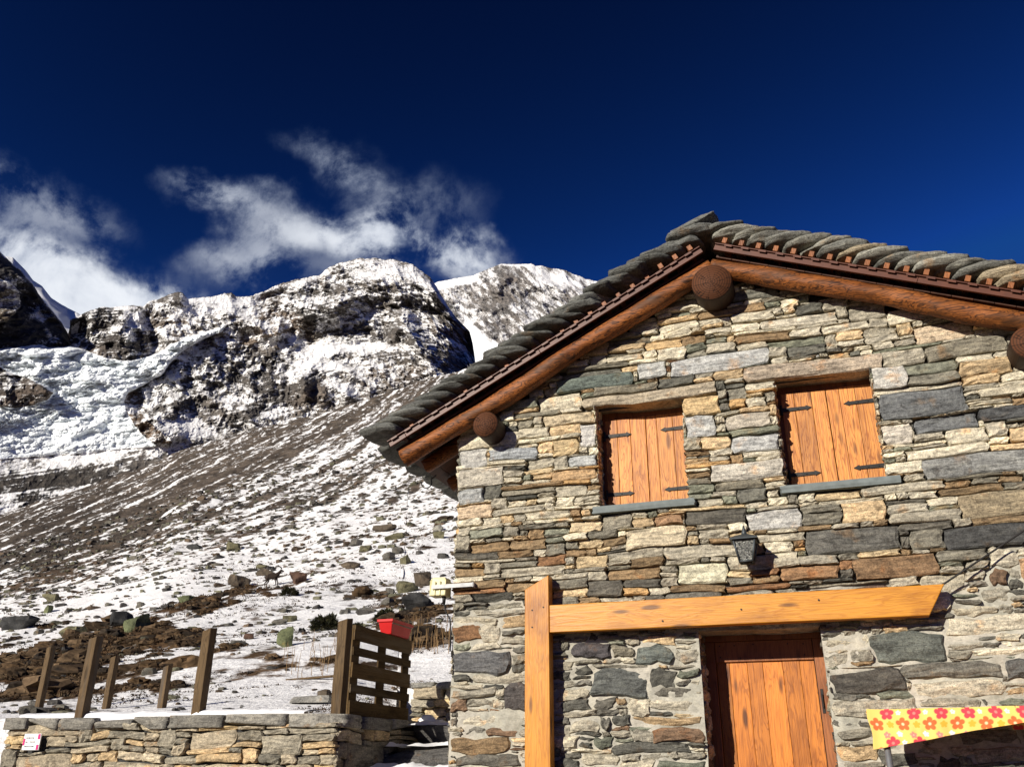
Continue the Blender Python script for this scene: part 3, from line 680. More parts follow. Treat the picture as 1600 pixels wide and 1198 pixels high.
def build_hill():
    px = np.concatenate([np.linspace(-500, -110, 60), np.linspace(-109, 735, 800), np.linspace(745, 2100, 90)])
    nu = len(px); hx, hy, tc = bearing(px, interp(CREST, px))
    r0, z0, rT = start_range(hx, hy)
    nv = 460; v = np.linspace(0, 1, nv)[:, None]
    R = r0[None]*(RC/r0[None])**v
    T = hill_tangent(R, tc[None], rT[None], z0[None])
    P = place(np.repeat(hx[None], nv, 0), np.repeat(hy[None], nv, 0), T, R)
    Pf = P*np.array([1, 1, 0])
    P[..., 2] += hill_bump(Pf, R)*np.clip((R-rT[None])/2., 0, 1)
    PX, PY = sight(P.reshape(-1, 3)) if False else (None, None)
    d = P-CAM; zz = d@FA; PX = 800+FPX*(d@RA)/zz; PY = 599-FPX*(d@UA)/zz
    # streaks of snow caught on the little terraces across the slope
    A, _ = ground_at(252, 782); B, _ = ground_at(420, 706)
    sd = (B-A)[:2]; sd /= np.linalg.norm(sd); n2 = np.array([-sd[1], sd[0]])
    u = Pf[..., 0]*sd[0]+Pf[..., 1]*sd[1]; w = Pf[..., 0]*n2[0]+Pf[..., 1]*n2[1]
    warp = 3.5*fbm(np.stack([u/60., w/30., u*0], -1), 3, 431)
    st = fbm(np.stack([u/95., (w+warp*.6)/2.3, u*0], -1), 4, 421, .55); st2 = fbm(np.stack([u/16., (w+warp*.6)/1.2, u*0], -1), 4, 423, .62)
    nf = fbm(np.stack([Pf[..., 0]/1.6, Pf[..., 1]/1.6, u*0], -1), 5, 425, .66); nl = fbm(np.stack([Pf[..., 0]/26., Pf[..., 1]/26., u*0], -1), 3, 427)
    steep = sstep(60, 130, R*(1+.35*nl))
    P[..., 2] += steep*(.55*fbm(Pf/5., 4, 471, .6)+.9*fbm(np.stack([u/26., (w+warp)/6., u*0], -1), 4, 473))
    jx, jy = 14*nf, 8*nf
    QX, QY = PX+jx, PY+jy
    S = np.where(R > 0, .74, 0)*(1-steep)+steep*.44
    # darker top left of the scree slope, whiter towards the house
    S += steep*(.26*sstep(120, 620, PX)*sstep(620, 800, PY)-.20*ell(PX, PY, 60, 850, 150, 70, -28)-.16*ell(PX, PY, 250, 740, 170, 32, -22)-.12*ell(PX, PY, 480, 680, 170, 40, -20))
    for (cx, cy, rx, ry, an, w_) in [(100, 1055, 130, 38, -10, -.5), (165, 1010, 120, 26, -12, -.42), (40, 1040, 90, 34, -5, -.45), (258, 1000, 40, 12, 0, -.6), (205, 985, 60, 14, -10, -.55), (312, 945, 48, 10, -12, -.65), (245, 1075, 60, 14, 0, -.45), (250, 1035, 50, 12, -10, -.35),
                                 (345, 1055, 40, 9, -5, -.35), (480, 1035, 70, 12, 4, -.4), (440, 1060, 60, 9, 0, -.25), (650, 962, 60, 9, -14, -.7), (672, 1000, 40, 13, -5, -.75), (640, 985, 40, 9, 0, -.5), (420, 930, 30, 6, 20, -.5), (640, 940, 50, 8, -8, -.35),
                                 (600, 930, 50, 10, 0, -.3), (290, 1000, 70, 20, 0, -.25), (100, 975, 40, 8, -20, -.35), (470, 905, 30, 7, -20, -.4), (380, 925, 45, 7, -10, -.4), (30, 975, 50, 8, 0, -.4), (560, 1040, 50, 12, 0, -.2), (350, 1010, 60, 15, 0, -.22),
                                 (200, 930, 250, 14, -14, .35), (60, 1000, 110, 9, -22, .5), (330, 1085, 120, 10, -4, .5), (480, 1085, 80, 14, 0, .4), (690, 1050, 40, 28, 0, .5), (420, 985, 60, 12, -15, .3), (20, 1110, 40, 10, -25, .5)]:
        S += (w_*.9)*ell(QX, QY, cx, cy, rx, ry, an)
    snow = S+steep*(.62*st+.50*st2)+.34*nf*(.5+1.7*steep)-.06-.05*steep
    tuft = fbm(np.stack([Pf[..., 0]/.7, Pf[..., 1]/.7, u*0], -1), 4, 441, .6)
    snow = snow+.95*tuft*(1-steep)*sstep(1.0, .45, S+.25*nl)
    snow = np.where(R < r0[None]+1.2, np.maximum(snow, .9-.0*R), snow)
    # soil stands a little proud of the thin snow where tufts grow
    P[..., 2] += np.clip(.5-snow, 0, .6)*.22*sstep(0, 3, R-r0[None])*np.clip(R/30., .35, 1.2)*(1+tuft)
    k = np.clip(.5+fbm(Pf/3.3, 4, 451), 0, 1)[..., None]
    nearc = np.array([.058, .033, .017])*(1-k)+np.array([.115, .070, .036])*k
    farc = np.array([.055, .045, .036])*(1-k)+np.array([.135, .11, .088])*k
    darkl = ell(PX, PY, 60, 850, 170, 75, -28)[..., None]
    farc = farc*(1-.45*darkl)
    colr = nearc*(1-steep[..., None])+farc*steep[..., None]
    # beyond the crest the ground falls away
    rows = [P]; last = P[-1]
    for q in range(1, 6):
        z = last.copy(); s = 8.*q*q; z[:, 0] += hx*s; z[:, 1] += hy*s; z[:, 2] -= s*.5; rows.append(z[None])
    P = np.concatenate(rows, 0)
    # skirt down to the low ground
    sk = P[0].copy(); sk[:, 2] = -.3; P = np.concatenate([sk[None], P], 0)
    def pad(a): return np.concatenate([a[:1], a]+[a[-1:]]*5, 0)
    n = P.shape[0]
    o = npmesh('hillside', P.reshape(-1, 3), gridfaces(nu, n), M['hill'], None, None, True, {'snow': pad(snow).ravel(), 'col': pad(colr).reshape(-1, 3), 'ice': np.zeros(n*nu)})
    tag(o, kind='structure')
    return PX, PY, R, snow, P[1:nv+1], steep
HILL = build_hill()
# the low ground everything stands on, out to the horizon
def ground():
    V = []; rr = [0, 6, 14, 30, 80, 300, 1200, 5000, 15000]; n = 64
    for r in rr:
        for j in range(n): V.append((CAM[0]+r*math.cos(2*math.pi*j/n), CAM[1]+r*math.sin(2*math.pi*j/n), -.02 if r < 50 else -.02-r*.01))
    F = np.array([[i*n+j, i*n+(j+1) % n, (i+1)*n+(j+1) % n, (i+1)*n+j] for i in range(len(rr)-1) for j in range(n)])
    k = len(V)
    o = npmesh('ground', V, F, M['hill'], None, None, True, {'snow': np.full(k, .12), 'col': np.tile([[.12, .08, .05]], (k, 1)), 'ice': np.zeros(k)}); tag(o, kind='structure')
ground()

# loose stones on the slope: too many to count
def rubble():
    PX, PY, R, snow, P, steep = HILL; b = Bag(); r = np.random.default_rng(91)
    nv, nu = R.shape; cnt = 0; tries = 0
    while cnt < 5200 and tries < 60000:
        tries += 1
        i = r.integers(20, nv-1); j = r.integers(60, 860)
        R_ = R[i, j]
        if R_ < 11.5 or R_ > 190: continue
        p = P[i, j]
        if r.random() > (.10 if R_ < 22 else .28 if R_ < 45 else .8)*(1.2 if snow[i, j] < .55 else .5): continue
        s = np.exp(r.normal(math.log(.026+.00125*R_), .5)); s = min(s, .07+.0035*R_)
        V, F = rock((s*r.uniform(.9, 1.7), s*r.uniform(.7, 1.2), s*r.uniform(.45, .85)), int(r.integers(1e6)), 3, .55, .4, 4, 1.9)
        V = rotz(V, r.uniform(0, 6.28))+p+np.array([0, 0, s*.05])
        c = np.array([[.10, .095, .085], [.14, .13, .105], [.07, .065, .06], [.11, .08, .055], [.14, .135, .09]][r.integers(5)])*r.uniform(.7, 1.25)
        b.add(V, F, col=c, rnd=r.random()); cnt += 1
    tag(b.build('rubble', M['boulder'], smooth=False), kind='stuff')
rubble()

# hummocks of bare turf
def hummocks(PX, PY, R, snow, P):
    r = np.random.default_rng(23); b = Bag(); cand = np.argwhere((R > 10.2) & (R < 60) & (snow < .40)); cand = cand[(cand[:, 1] > 45) & (cand[:, 1] < 862)]
    for (i, j) in cand[r.choice(len(cand), 1700, replace=False)]:
        if abs(PX[i, j]-430) < 34 and abs(PY[i, j]-912) < 20: continue
        s = (.022+.0019*R[i, j])*np.exp(r.normal(0, .5)); V, F = rock((s*r.uniform(1., 1.9), s*r.uniform(.8, 1.3), s*r.uniform(.4, .8)), int(r.integers(1e6)), 4, .9, .55, 1, 2.6)
        c = np.array([[.070, .044, .023], [.048, .032, .019], [.105, .070, .040], [.032, .024, .017]][r.integers(4)])*r.uniform(.8, 1.2)
        b.add(rotz(V, r.uniform(-.5, .5))+P[i, j]+np.array([0, 0, s*.05]), F, col=np.clip(c*(1+.35*r.normal(size=(len(V), 1))), .008, .3))
    tag(b.build('turf', M['plant'], smooth=False), kind='stuff')
# heather and dry grass
def heather():
    PX, PY, R, snow, P, steep = HILL; r = np.random.default_rng(17); V = []; F = []; C = []; n = 0
    nv, nu = R.shape; cand = np.argwhere((R > 9.5) & (R < 75) & (snow < .36)); cand = cand[(cand[:, 1] > 45) & (cand[:, 1] < 862)]
    w = 1/np.clip(R[cand[:, 0], cand[:, 1]], 10, 60)**.0; pick = cand[r.choice(len(cand), min(1500, len(cand)), replace=False)]
    for (i, j) in pick:
        p = P[i, j]; s = .024+.0019*R[i, j]; s *= r.uniform(.6, 1.35)
        base = np.array([[.052, .030, .016], [.075, .045, .024], [.034, .022, .014], [.11, .075, .042]][r.integers(4)])
        for k in range(12):
            th = r.uniform(0, 6.28); rad = s*math.sqrt(r.random()); q = p+np.array([math.cos(th)*rad*1.5, math.sin(th)*rad*1.1, 0])
            lean = np.array([r.normal(0, .5), r.normal(0, .5), 1.])*s*r.uniform(.5, 1.15); wd = s*.16; a2 = r.uniform(0, 6.28); e = np.array([math.cos(a2), math.sin(a2), 0])*wd
            V += [q-e, q+e, q+lean*.6+e*.9, q+lean-e*.2]; F.append([n, n+1, n+2, n+3]); n += 4; C += [base*r.uniform(.7, 1.3)]*4
    hummocks(PX, PY, R, snow, P)
    # scattered single tufts coming through the snow
    cand = np.argwhere((R > 10) & (R < 58) & (snow < .95)); cand = cand[(cand[:, 1] > 45) & (cand[:, 1] < 862)]
    cl = fbm(P[cand[:, 0], cand[:, 1]]/np.array([2.2, 2.2, 9e9]), 3, 481); cand = cand[cl > .02]
    for (i, j) in cand[r.choice(len(cand), 4200, replace=False)]:
        p = P[i, j]; s = (.02+.0017*R[i, j])*r.uniform(.5, 1.3); base = np.array([[.05, .03, .018], [.075, .045, .025], [.035, .028, .018]][r.integers(3)])
        for k in range(7):
            th = r.uniform(0, 6.28); rad = s*math.sqrt(r.random()); q = p+np.array([math.cos(th)*rad*2.0, math.sin(th)*rad*1.2, -.01])
            lean = np.array([r.normal(0, .7), r.normal(0, .7), .8])*s*r.uniform(.4, 1.0); wd = s*.22; a2 = r.uniform(0, 6.28); e = np.array([math.cos(a2), math.sin(a2), 0])*wd
            V += [q-e, q+e, q+lean*.6+e*.9, q+lean-e*.2]; F.append([n, n+1, n+2, n+3]); n += 4; C += [base*r.uniform(.7, 1.3)]*4
    o = npmesh('heather', np.array(V), np.array(F), M['plant'], None, None, False, {'col': np.array(C)}); tag(o, kind='stuff')
    # thin dead stalks poking out of the snow
    b = MB()
    for k in range(90):
        px = r.uniform(640, 704); py = r.uniform(985, 1022)
        if k > 55: px = r.uniform(440, 560); py = r.uniform(1010, 1060)
        p, R_ = ground_at(px, py); h = r.uniform(.18, .5); l = np.array([r.normal(0, .1), r.normal(0, .1), 1])*h
        b.tube([p-np.array([0, 0, .02]), p+l*.5, p+l+np.array([r.normal(0, .03), 0, 0])], [.006, .005, .003], 4, r.random())
    tag(b.build('dry_stalks', mat_plain('dry_stalk', (.30, .19, .09), .9, .1)), kind='stuff')
heather()

BK = {'grey': (.12, .112, .095), 'dark': (.042, .042, .042), 'olive': (.135, .125, .072), 'green': (.125, .14, .07), 'brown': (.10, .078, .055), 'red': (.11, .065, .045), 'pale': (.27, .26, .22)}
def boulder(px, py, w, h, colr, label, seed, flat=1., yaw=0., cuts=7, sink=.22):
    p, R_ = ground_at(px, py+h*.42); m = R_/FPX*1.05
    hw, hh = w*m/2, h*m/2
    V, F = rock((hw*1.05, hw*.8*flat+hh*.2, hh*1.25), seed, 8, .35, .22, cuts, 1.5)
    V = rotz(V, yaw)+np.array([p[0], p[1], p[2]+hh*(1-sink*1.6)])
    c = np.tile(np.array(BK[colr]), (len(V), 1))
    k = fbm(V/(hw*.7)+seed, 3, seed); c = c*(1+.5*k[:, None])
    o = npmesh('boulder', V, F, M['boulder'], None, p, False, {'col': c, 'rnd': np.full(len(V), (seed % 17)/17.)})
    return tag(o, label, 'boulder', 'boulders scattered over the snowy slope')
for a in [
    (374, 909, 25, 19, 'brown', 'square-cut brown block boulder on snow just left of the ibex', 3, 1., .3, 5),
    (207, 977, 37, 27, 'green', 'triangular lichen-green boulder in bare brown earth above the tall posts', 4, 1., .6, 7),
    (28, 976, 50, 15, 'dark', 'long low dark boulder with snow below it at the left edge', 5, .8, .2, 6),
    (115, 988, 30, 11, 'olive', 'low grey-green boulder on the brown earth, left of the triangular green one', 6),
    (73, 953, 10, 10, 'green', 'small green boulder standing alone in the smooth snow at far left', 7),
    (82, 935, 24, 9, 'olive', 'flat olive slab boulder lying on top of the smooth snow bank at far left', 8, .8),
    (188, 971, 26, 20, 'dark', 'black leaning boulder uphill of the triangular green boulder', 9, .6, .8, 5),
    (291, 939, 24, 11, 'green', 'pale green rounded boulder above the left brown heather strip', 10),
    (467, 903, 25, 15, 'red', 'reddish striped boulder right of the ibex', 12, .9, .2, 8),
    (416, 894, 22, 10, 'brown', 'brown boulder with a dark right side, lower of the pair above the ibex', 13),
    (412, 885, 17, 7, 'olive', 'olive boulder behind another, upper of the pair above the ibex', 14),
    (426, 889, 9, 7, 'dark', 'smallest dark boulder directly above the ibex horns', 15),
    (363, 854, 22, 13, 'olive', 'olive angular boulder high on the slope above the square block', 16, .8, .5),
    (306, 855, 24, 7, 'dark', 'long dark flat boulder high on the scree at left', 17, .6),
    (557, 847, 21, 13, 'grey', 'upper rounded grey-brown boulder of two in the open snow, with a dark right face', 18),
    (570, 857, 17, 10, 'olive', 'olive boulder just below the rounded grey-brown one', 19),
    (601, 826, 36, 10, 'brown', 'long brown ledge boulder with a dark top, highest in the boulder field', 20, .5, -.1, 5),
    (617, 839, 32, 9, 'olive', 'flat lichen-covered olive boulder below the long brown ledge', 21, .6),
    (684, 825, 15, 12, 'pale', 'round pale grey boulder under the roof eave', 22),
    (687, 836, 20, 11, 'olive', 'olive boulder directly below the round pale grey one', 23),
    (548, 883, 26, 12, 'brown', 'pointed brown boulder with a low stone tail beside the dimpled snow', 24, .8),
    (622, 861, 18, 10, 'grey', 'tilted grey slab boulder in mid slope', 25, .5, .4),
    (609, 870, 22, 11, 'grey', 'grey boulder with a dark end, below the tilted slab', 26),
    (633, 875, 19, 13, 'olive', 'olive boulder with a snowy right side, right of the grey one', 27),
    (657, 904, 27, 26, 'brown', 'big angular brown boulder with a black right face beside the cream box', 28, .9, .5, 6),
    (632, 917, 31, 19, 'olive', 'broad rounded olive boulder against the big angular one', 29),
    (610, 925, 13, 11, 'grey', 'small grey boulder at the left foot of the broad olive one', 30),
    (655, 942, 43, 28, 'dark', 'jagged dark grey boulder on brown earth above the red planter', 31, .9, .2, 9),
    (446, 998, 24, 28, 'green', 'curved green boulder with snow on its right side, below the ibex', 32, .7, .9),
    (438, 972, 22, 8, 'grey', 'flat grey slab boulder in the snow hollow above the curved green one', 33, .6),
    (452, 967, 20, 10, 'olive', 'tilted olive slab boulder, right of the flat grey slab', 34, .5, .5),
    (603, 941, 20, 10, 'grey', 'small grey boulder on a brown tuft above the right shrub', 35),
    (505, 1083, 23, 10, 'brown', 'low rounded brown stone in the terrace snow left of the tall post by the pallet', 36),
    (388, 995, 13, 8, 'red', 'small reddish slab lying in clean snow above the middle posts', 37, .6, .6)]:
    boulder(*a)
# dark juniper bushes
def shrub(px, py, w, h, label, seed):
    p, R_ = ground_at(px, py+h*.4); m = R_/FPX; r = np.random.default_rng(seed); hw, hh = w*m/2, h*m/2
    root = thing('juniper_shrub', p, label, 'shrub', 'juniper shrubs on the slope'); V = []; F = []; C = []; n = 0
    for k in range(1500):
        d = r.normal(size=3); d /= np.linalg.norm(d); d[2] = abs(d[2]); rad = r.uniform(.45, 1)**.5*(1+.25*vnoise(d[None]*2.2+seed, seed)[0])
        q = p+d*np.array([hw, hw*.8, hh*1.7])*rad; s = hh*r.uniform(.18, .36)
        a = r.normal(size=3); a /= np.linalg.norm(a); b2 = np.cross(a, d); b2 /= np.linalg.norm(b2)+1e-6
        V += [q-b2*s*.5, q+d*s*.3+a*s*.4, q+d*s*1.4, q+b2*s*.5]; F.append([n, n+1, n+2, n+3]); n += 4
        C += [np.array([[.028, .030, .014], [.045, .040, .018], [.020, .020, .012]][r.integers(3)])]*4
    npmesh('foliage', np.array(V), np.array(F), M['plant'], root, None, False, {'col': np.array(C)})
    b = MB()
    for k in range(4): b.tube([p-np.array([0, 0, .05]), p+np.array([r.normal(0, hw*.4), r.normal(0, hw*.3), hh*.9])], [.02, .008], 5)
    b.build('stem', M['grey_wood'], root)
shrub(508, 974, 42, 26, 'dark juniper shrub in the snow behind the tall post by the pallet', 1)
shrub(602, 962, 36, 18, 'dark juniper shrub in the snow just above the red planter', 2)
shrub(556, 982, 30, 16, 'dark juniper shrub between the tall post and the pallet top', 3)
shrub(452, 925, 26, 14, 'low dark juniper shrub in the snow below the ibex', 4)

# ------------------------------------------------------------------ masonry
PAL_A = [((0.632, 0.571, 0.432), 30), ((0.495, 0.449, 0.346), 26), ((0.359, 0.326, 0.254), 18), ((0.590, 0.439, 0.259), 12), ((0.231, 0.209, 0.158), 8), ((0.285, 0.194, 0.106), 7), ((0.137, 0.133, 0.110), 5), ((0.527, 0.337, 0.154), 3), ((0.253, 0.260, 0.192), 4)]
PAL_B = [((0.359, 0.326, 0.254), 26), ((0.231, 0.214, 0.168), 20), ((0.132, 0.122, 0.100), 12), ((0.274, 0.194, 0.110), 15), ((0.495, 0.449, 0.346), 18), ((0.264, 0.143, 0.072), 4), ((0.548, 0.428, 0.259), 7), ((0.242, 0.245, 0.187), 8), ((0.612, 0.551, 0.412), 8)]
PAL_C = [((0.179, 0.168, 0.140), 26), ((0.105, 0.102, 0.086), 22), ((0.316, 0.291, 0.230), 20), ((0.190, 0.122, 0.076), 6), ((0.464, 0.418, 0.316), 14), ((0.179, 0.189, 0.144), 10), ((0.506, 0.367, 0.211), 4)]
PAL_T = [((0.422, 0.357, 0.254), 28), ((0.295, 0.265, 0.202), 26), ((0.527, 0.388, 0.220), 12), ((0.495, 0.428, 0.307), 14), ((0.200, 0.184, 0.144), 10), ((0.379, 0.224, 0.096), 2), ((0.612, 0.459, 0.250), 6)]
def pick(pal, r):
    w = np.array([p[1] for p in pal], float); i = r.choice(len(pal), p=w/w.sum()); return np.array(pal[i][0])
SU = np.array([-1, -1, -.93, -.62, -.22, .22, .62, .93, 1, 1]); SV = np.array([-1, -1, -.84, -.3, .3, .84, 1, 1])
def stone_patch(u0, u1, h0, h1, p, r, back=-.07, round_=1., rough=1.):
    """one wall stone: outline u0..u1 x h0..h1, face standing p out of the wall plane"""
    w, h = u1-u0, h1-h0; nu, nv = len(SU), len(SV)
    U, V = np.meshgrid(SU, SV)
    cj = r.uniform(-1, 1, (2, 2, 2))*np.array([min(.022, w*.13), min(.016, h*.17)])*round_
    a, b = (U+1)/2, (V+1)/2
    jit = (cj[0, 0]*((1-a)*(1-b))[..., None]+cj[0, 1]*(a*(1-b))[..., None]+cj[1, 0]*((1-a)*b)[..., None]+cj[1, 1]*(a*b)[..., None])
    ke, kc = r.uniform(.0, .08)*round_, r.uniform(.0, .22)*round_
    x = (u0+u1)/2+U*w/2*(1-min(ke, .03/w)*np.abs(V)**3)+jit[..., 0]
    z = (h0+h1)/2+V*h/2*(1-kc*np.abs(U)**5)+jit[..., 1]
    ph = r.uniform(0, 6.28, 4); am = min(.010, h*.10)*round_
    z = z+am*(np.sin(U*3.1+ph[0])+.6*np.sin(U*6.3+ph[1]))*np.abs(V); x = x+min(.010, w*.06)*np.sin(V*3+ph[2])*np.abs(U)
    d = np.full(U.shape, p)
    e = np.maximum(np.abs(U)**6, np.abs(V)**4)
    d = d-(.003+.010*round_)*e+r.normal(0, .0042*rough, U.shape)+r.normal(0, .007)*U+r.normal(0, .006)*V
    d = d-.012*round_*((np.abs(U) > .99) | (np.abs(V) > .99))
    rim = np.zeros(U.shape, bool); rim[0] = rim[-1] = True; rim[:, 0] = rim[:, -1] = True
    d = np.where(rim, back, d)
    return np.stack([x, z, d], -1).reshape(-1, 3), gridfaces(nu, nv)
def pack(u0, u1, h0, top, obstacles, r, lrange=(.08, .60), hrange=(.022, .135), scale=1., dx=.01, gap=.008):
    """lay stones bottom-up on the lowest open ledge, as a mason would; obstacles are (u0,u1,h0,h1)"""
    n = int(round((u1-u0)/dx)); sk = np.full(n, h0, float); xs = u0+(np.arange(n)+.5)*dx; tp = np.array([top(x) for x in xs]); out = []
    ob = [(max(0, int(round((a-u0)/dx))), min(n, int(round((b-u0)/dx))), c, d) for a, b, c, d in obstacles]
    live = np.ones(n, bool); guard = 0
    while live.any() and guard < 20000:
        guard += 1
        for a, b, c, d in ob:
            seg = sk[a:b]; m = (seg >= c-.012) & (seg < d); seg[m] = d; sk[a:b] = seg
        live = sk < tp-.004
        if not live.any(): break
        i = int(np.argmin(np.where(live, sk, 1e9))); hm = sk[i]; a = i
        while a > 0 and abs(sk[a-1]-hm) < .010: a -= 1
        b = i+1
        while b < n and abs(sk[b]-hm) < .010: b += 1
        hm = sk[a:b].max(); w = (b-a)*dx
        lo = sk[a-1] if a > 0 else 9e9; hi = sk[b] if b < n else 9e9
        if w < .045:
            sk[a:b] = min(lo, hi, hm+.05) if min(lo, hi) < 9e8 else hm+.05
            if min(lo, hi) < 9e8 and sk[a]-hm > .02 and w > .018: out.append((u0+a*dx+gap*.3, u0+b*dx-gap*.3, hm+gap*.3, sk[a]-gap*.3))
            continue
        H = float(np.clip(np.exp(r.normal(math.log(.056*scale), .48)), hrange[0]*scale, hrange[1]*scale))
        L = float(np.clip(H*np.exp(r.normal(math.log(3.5), .55)), lrange[0]*scale, lrange[1]*scale))
        if w-L < .09*scale: L = w
        k = max(3, int(round(L/dx))); L = min(k*dx, w); k = int(round(L/dx))
        if L == w or r.random() < .5: s = a
        else: s = b-k
        e = s+k
        lim = 9e9
        for oa, ob_, c, d in ob:
            if oa < e and ob_ > s and c >= hm-.012: lim = min(lim, c)
        t = hm+H
        for q in (lo, hi):
            if abs(q-t) < .032*scale: t = q
        t = min(t, lim)
        if lim-t < .03: t = lim if lim < 9e8 else t
        if t-hm < .012: t = hm+.015
        out.append((u0+s*dx+gap*r.uniform(.3, .7), u0+e*dx-gap*r.uniform(.3, .7), hm+gap*r.uniform(.2, .6), t-gap*r.uniform(.2, .6)))
        sk[s:e] = t
    return out
def warp2(x, z, amp=.016, sd=0):
    q = np.stack([x*1.5, z*1.5, np.full_like(x, sd*3.7)], -1)
    return x+amp*.5*vnoise(q*1.3, 501+sd), z+amp*vnoise(q*np.array([1, 1.6, 1]), 511+sd)+amp*.4*vnoise(q*3, 521+sd)
def wall_mesh(bag, mort, origin, eu, en, stones, proud, palette, r, mlevel, mcolor, u0, u1, h0, h1, top, holes, round_=lambda u, h: .7, warp=.018, sd=0, dm=.016, back=-.07):
    origin, eu, en = np.array(origin, float), np.array(eu, float), np.array(en, float); ez = np.array([0, 0, 1.])
    def tow(L): return origin+L[:, 0:1]*eu+L[:, 1:2]*ez+L[:, 2:3]*en
    for s in stones:
        a, b, c, d = s[:4]; cu, ch = (a+b)/2, (c+d)/2
        if ch > top(cu)+.02: continue
        opt = s[4] if len(s) > 4 else {}
        L, F = stone_patch(a, b, c, d, opt.get('p', proud(cu, ch, r)), r, opt.get('back', back), opt.get('round', round_(cu, ch)), opt.get('rough', 1.))
        if not opt.get('fix'): L[:, 0], L[:, 1] = warp2(L[:, 0], L[:, 1], warp, sd)
        c0 = np.array(opt['col']) if 'col' in opt else pick(palette(cu, ch, r), r)*r.uniform(.78, 1.22)
        cv = c0*(1+.10*r.normal(size=(len(L), 1)))
        bag.add(tow(L), F, col=np.clip(cv, .01, .8), rnd=r.random())
    if mort is not None:
        nu, nv = int((u1-u0)/dm)+1, int((h1-h0)/dm)+1
        U, H = np.meshgrid(np.linspace(u0, u1, nu), np.linspace(h0, h1, nv)); d = mlevel(U, H); cc = mcolor(U, H)
        F = gridfaces(nu, nv); cu, ch = U.ravel()[F].mean(1), H.ravel()[F].mean(1)
        keep = ch < np.array([top(x) for x in cu])
        for a, b, c, e in holes: keep &= ~((cu > a) & (cu < b) & (ch > c) & (ch < e))
        L = np.stack([U, H, d], -1).reshape(-1, 3)
        mort.add(tow(L), F[keep], col=cc.reshape(-1, 3), rnd=0.)

# ------------------------------------------------------------------ the house
HW, HD = 5.15, 5.0                                     # width, depth; the gable stands in the plane y = 0
RX, RZ, SL, SR = 2.551, 5.859, .494, .412               # rafter axis at the ridge and the two roof slopes
house = thing('stone_house', (2.55, 2.5, 0), 'alpine stone house with slate roof, log rafters and closed orange shutters', 'house')
def raft(x): return RZ-(RX-x)*SL if x < RX else RZ-(x-RX)*SR
def gtop(x): return raft(x)-.01
WIN = [(1.375, 2.165, 3.715, 4.655), (2.965, 3.745, 3.745, 4.70)]
DOOR = (2.15, 3.075, -.1, 2.64)
def fine(x, z, s, sd): return fbm(np.stack([x/s, z/s, x*0+sd], -1), 4, 600+sd, .55)
def cement(u, h):
    """0 = dry laid, 1 = joints smeared with cement"""
    line = 2.86+.28*sstep(3.6, 4.6, u)+.12*sstep(1.2, .2, u)
    return sstep(line+.20, line-.15, h+.42*fine(u, h, .8, 1))
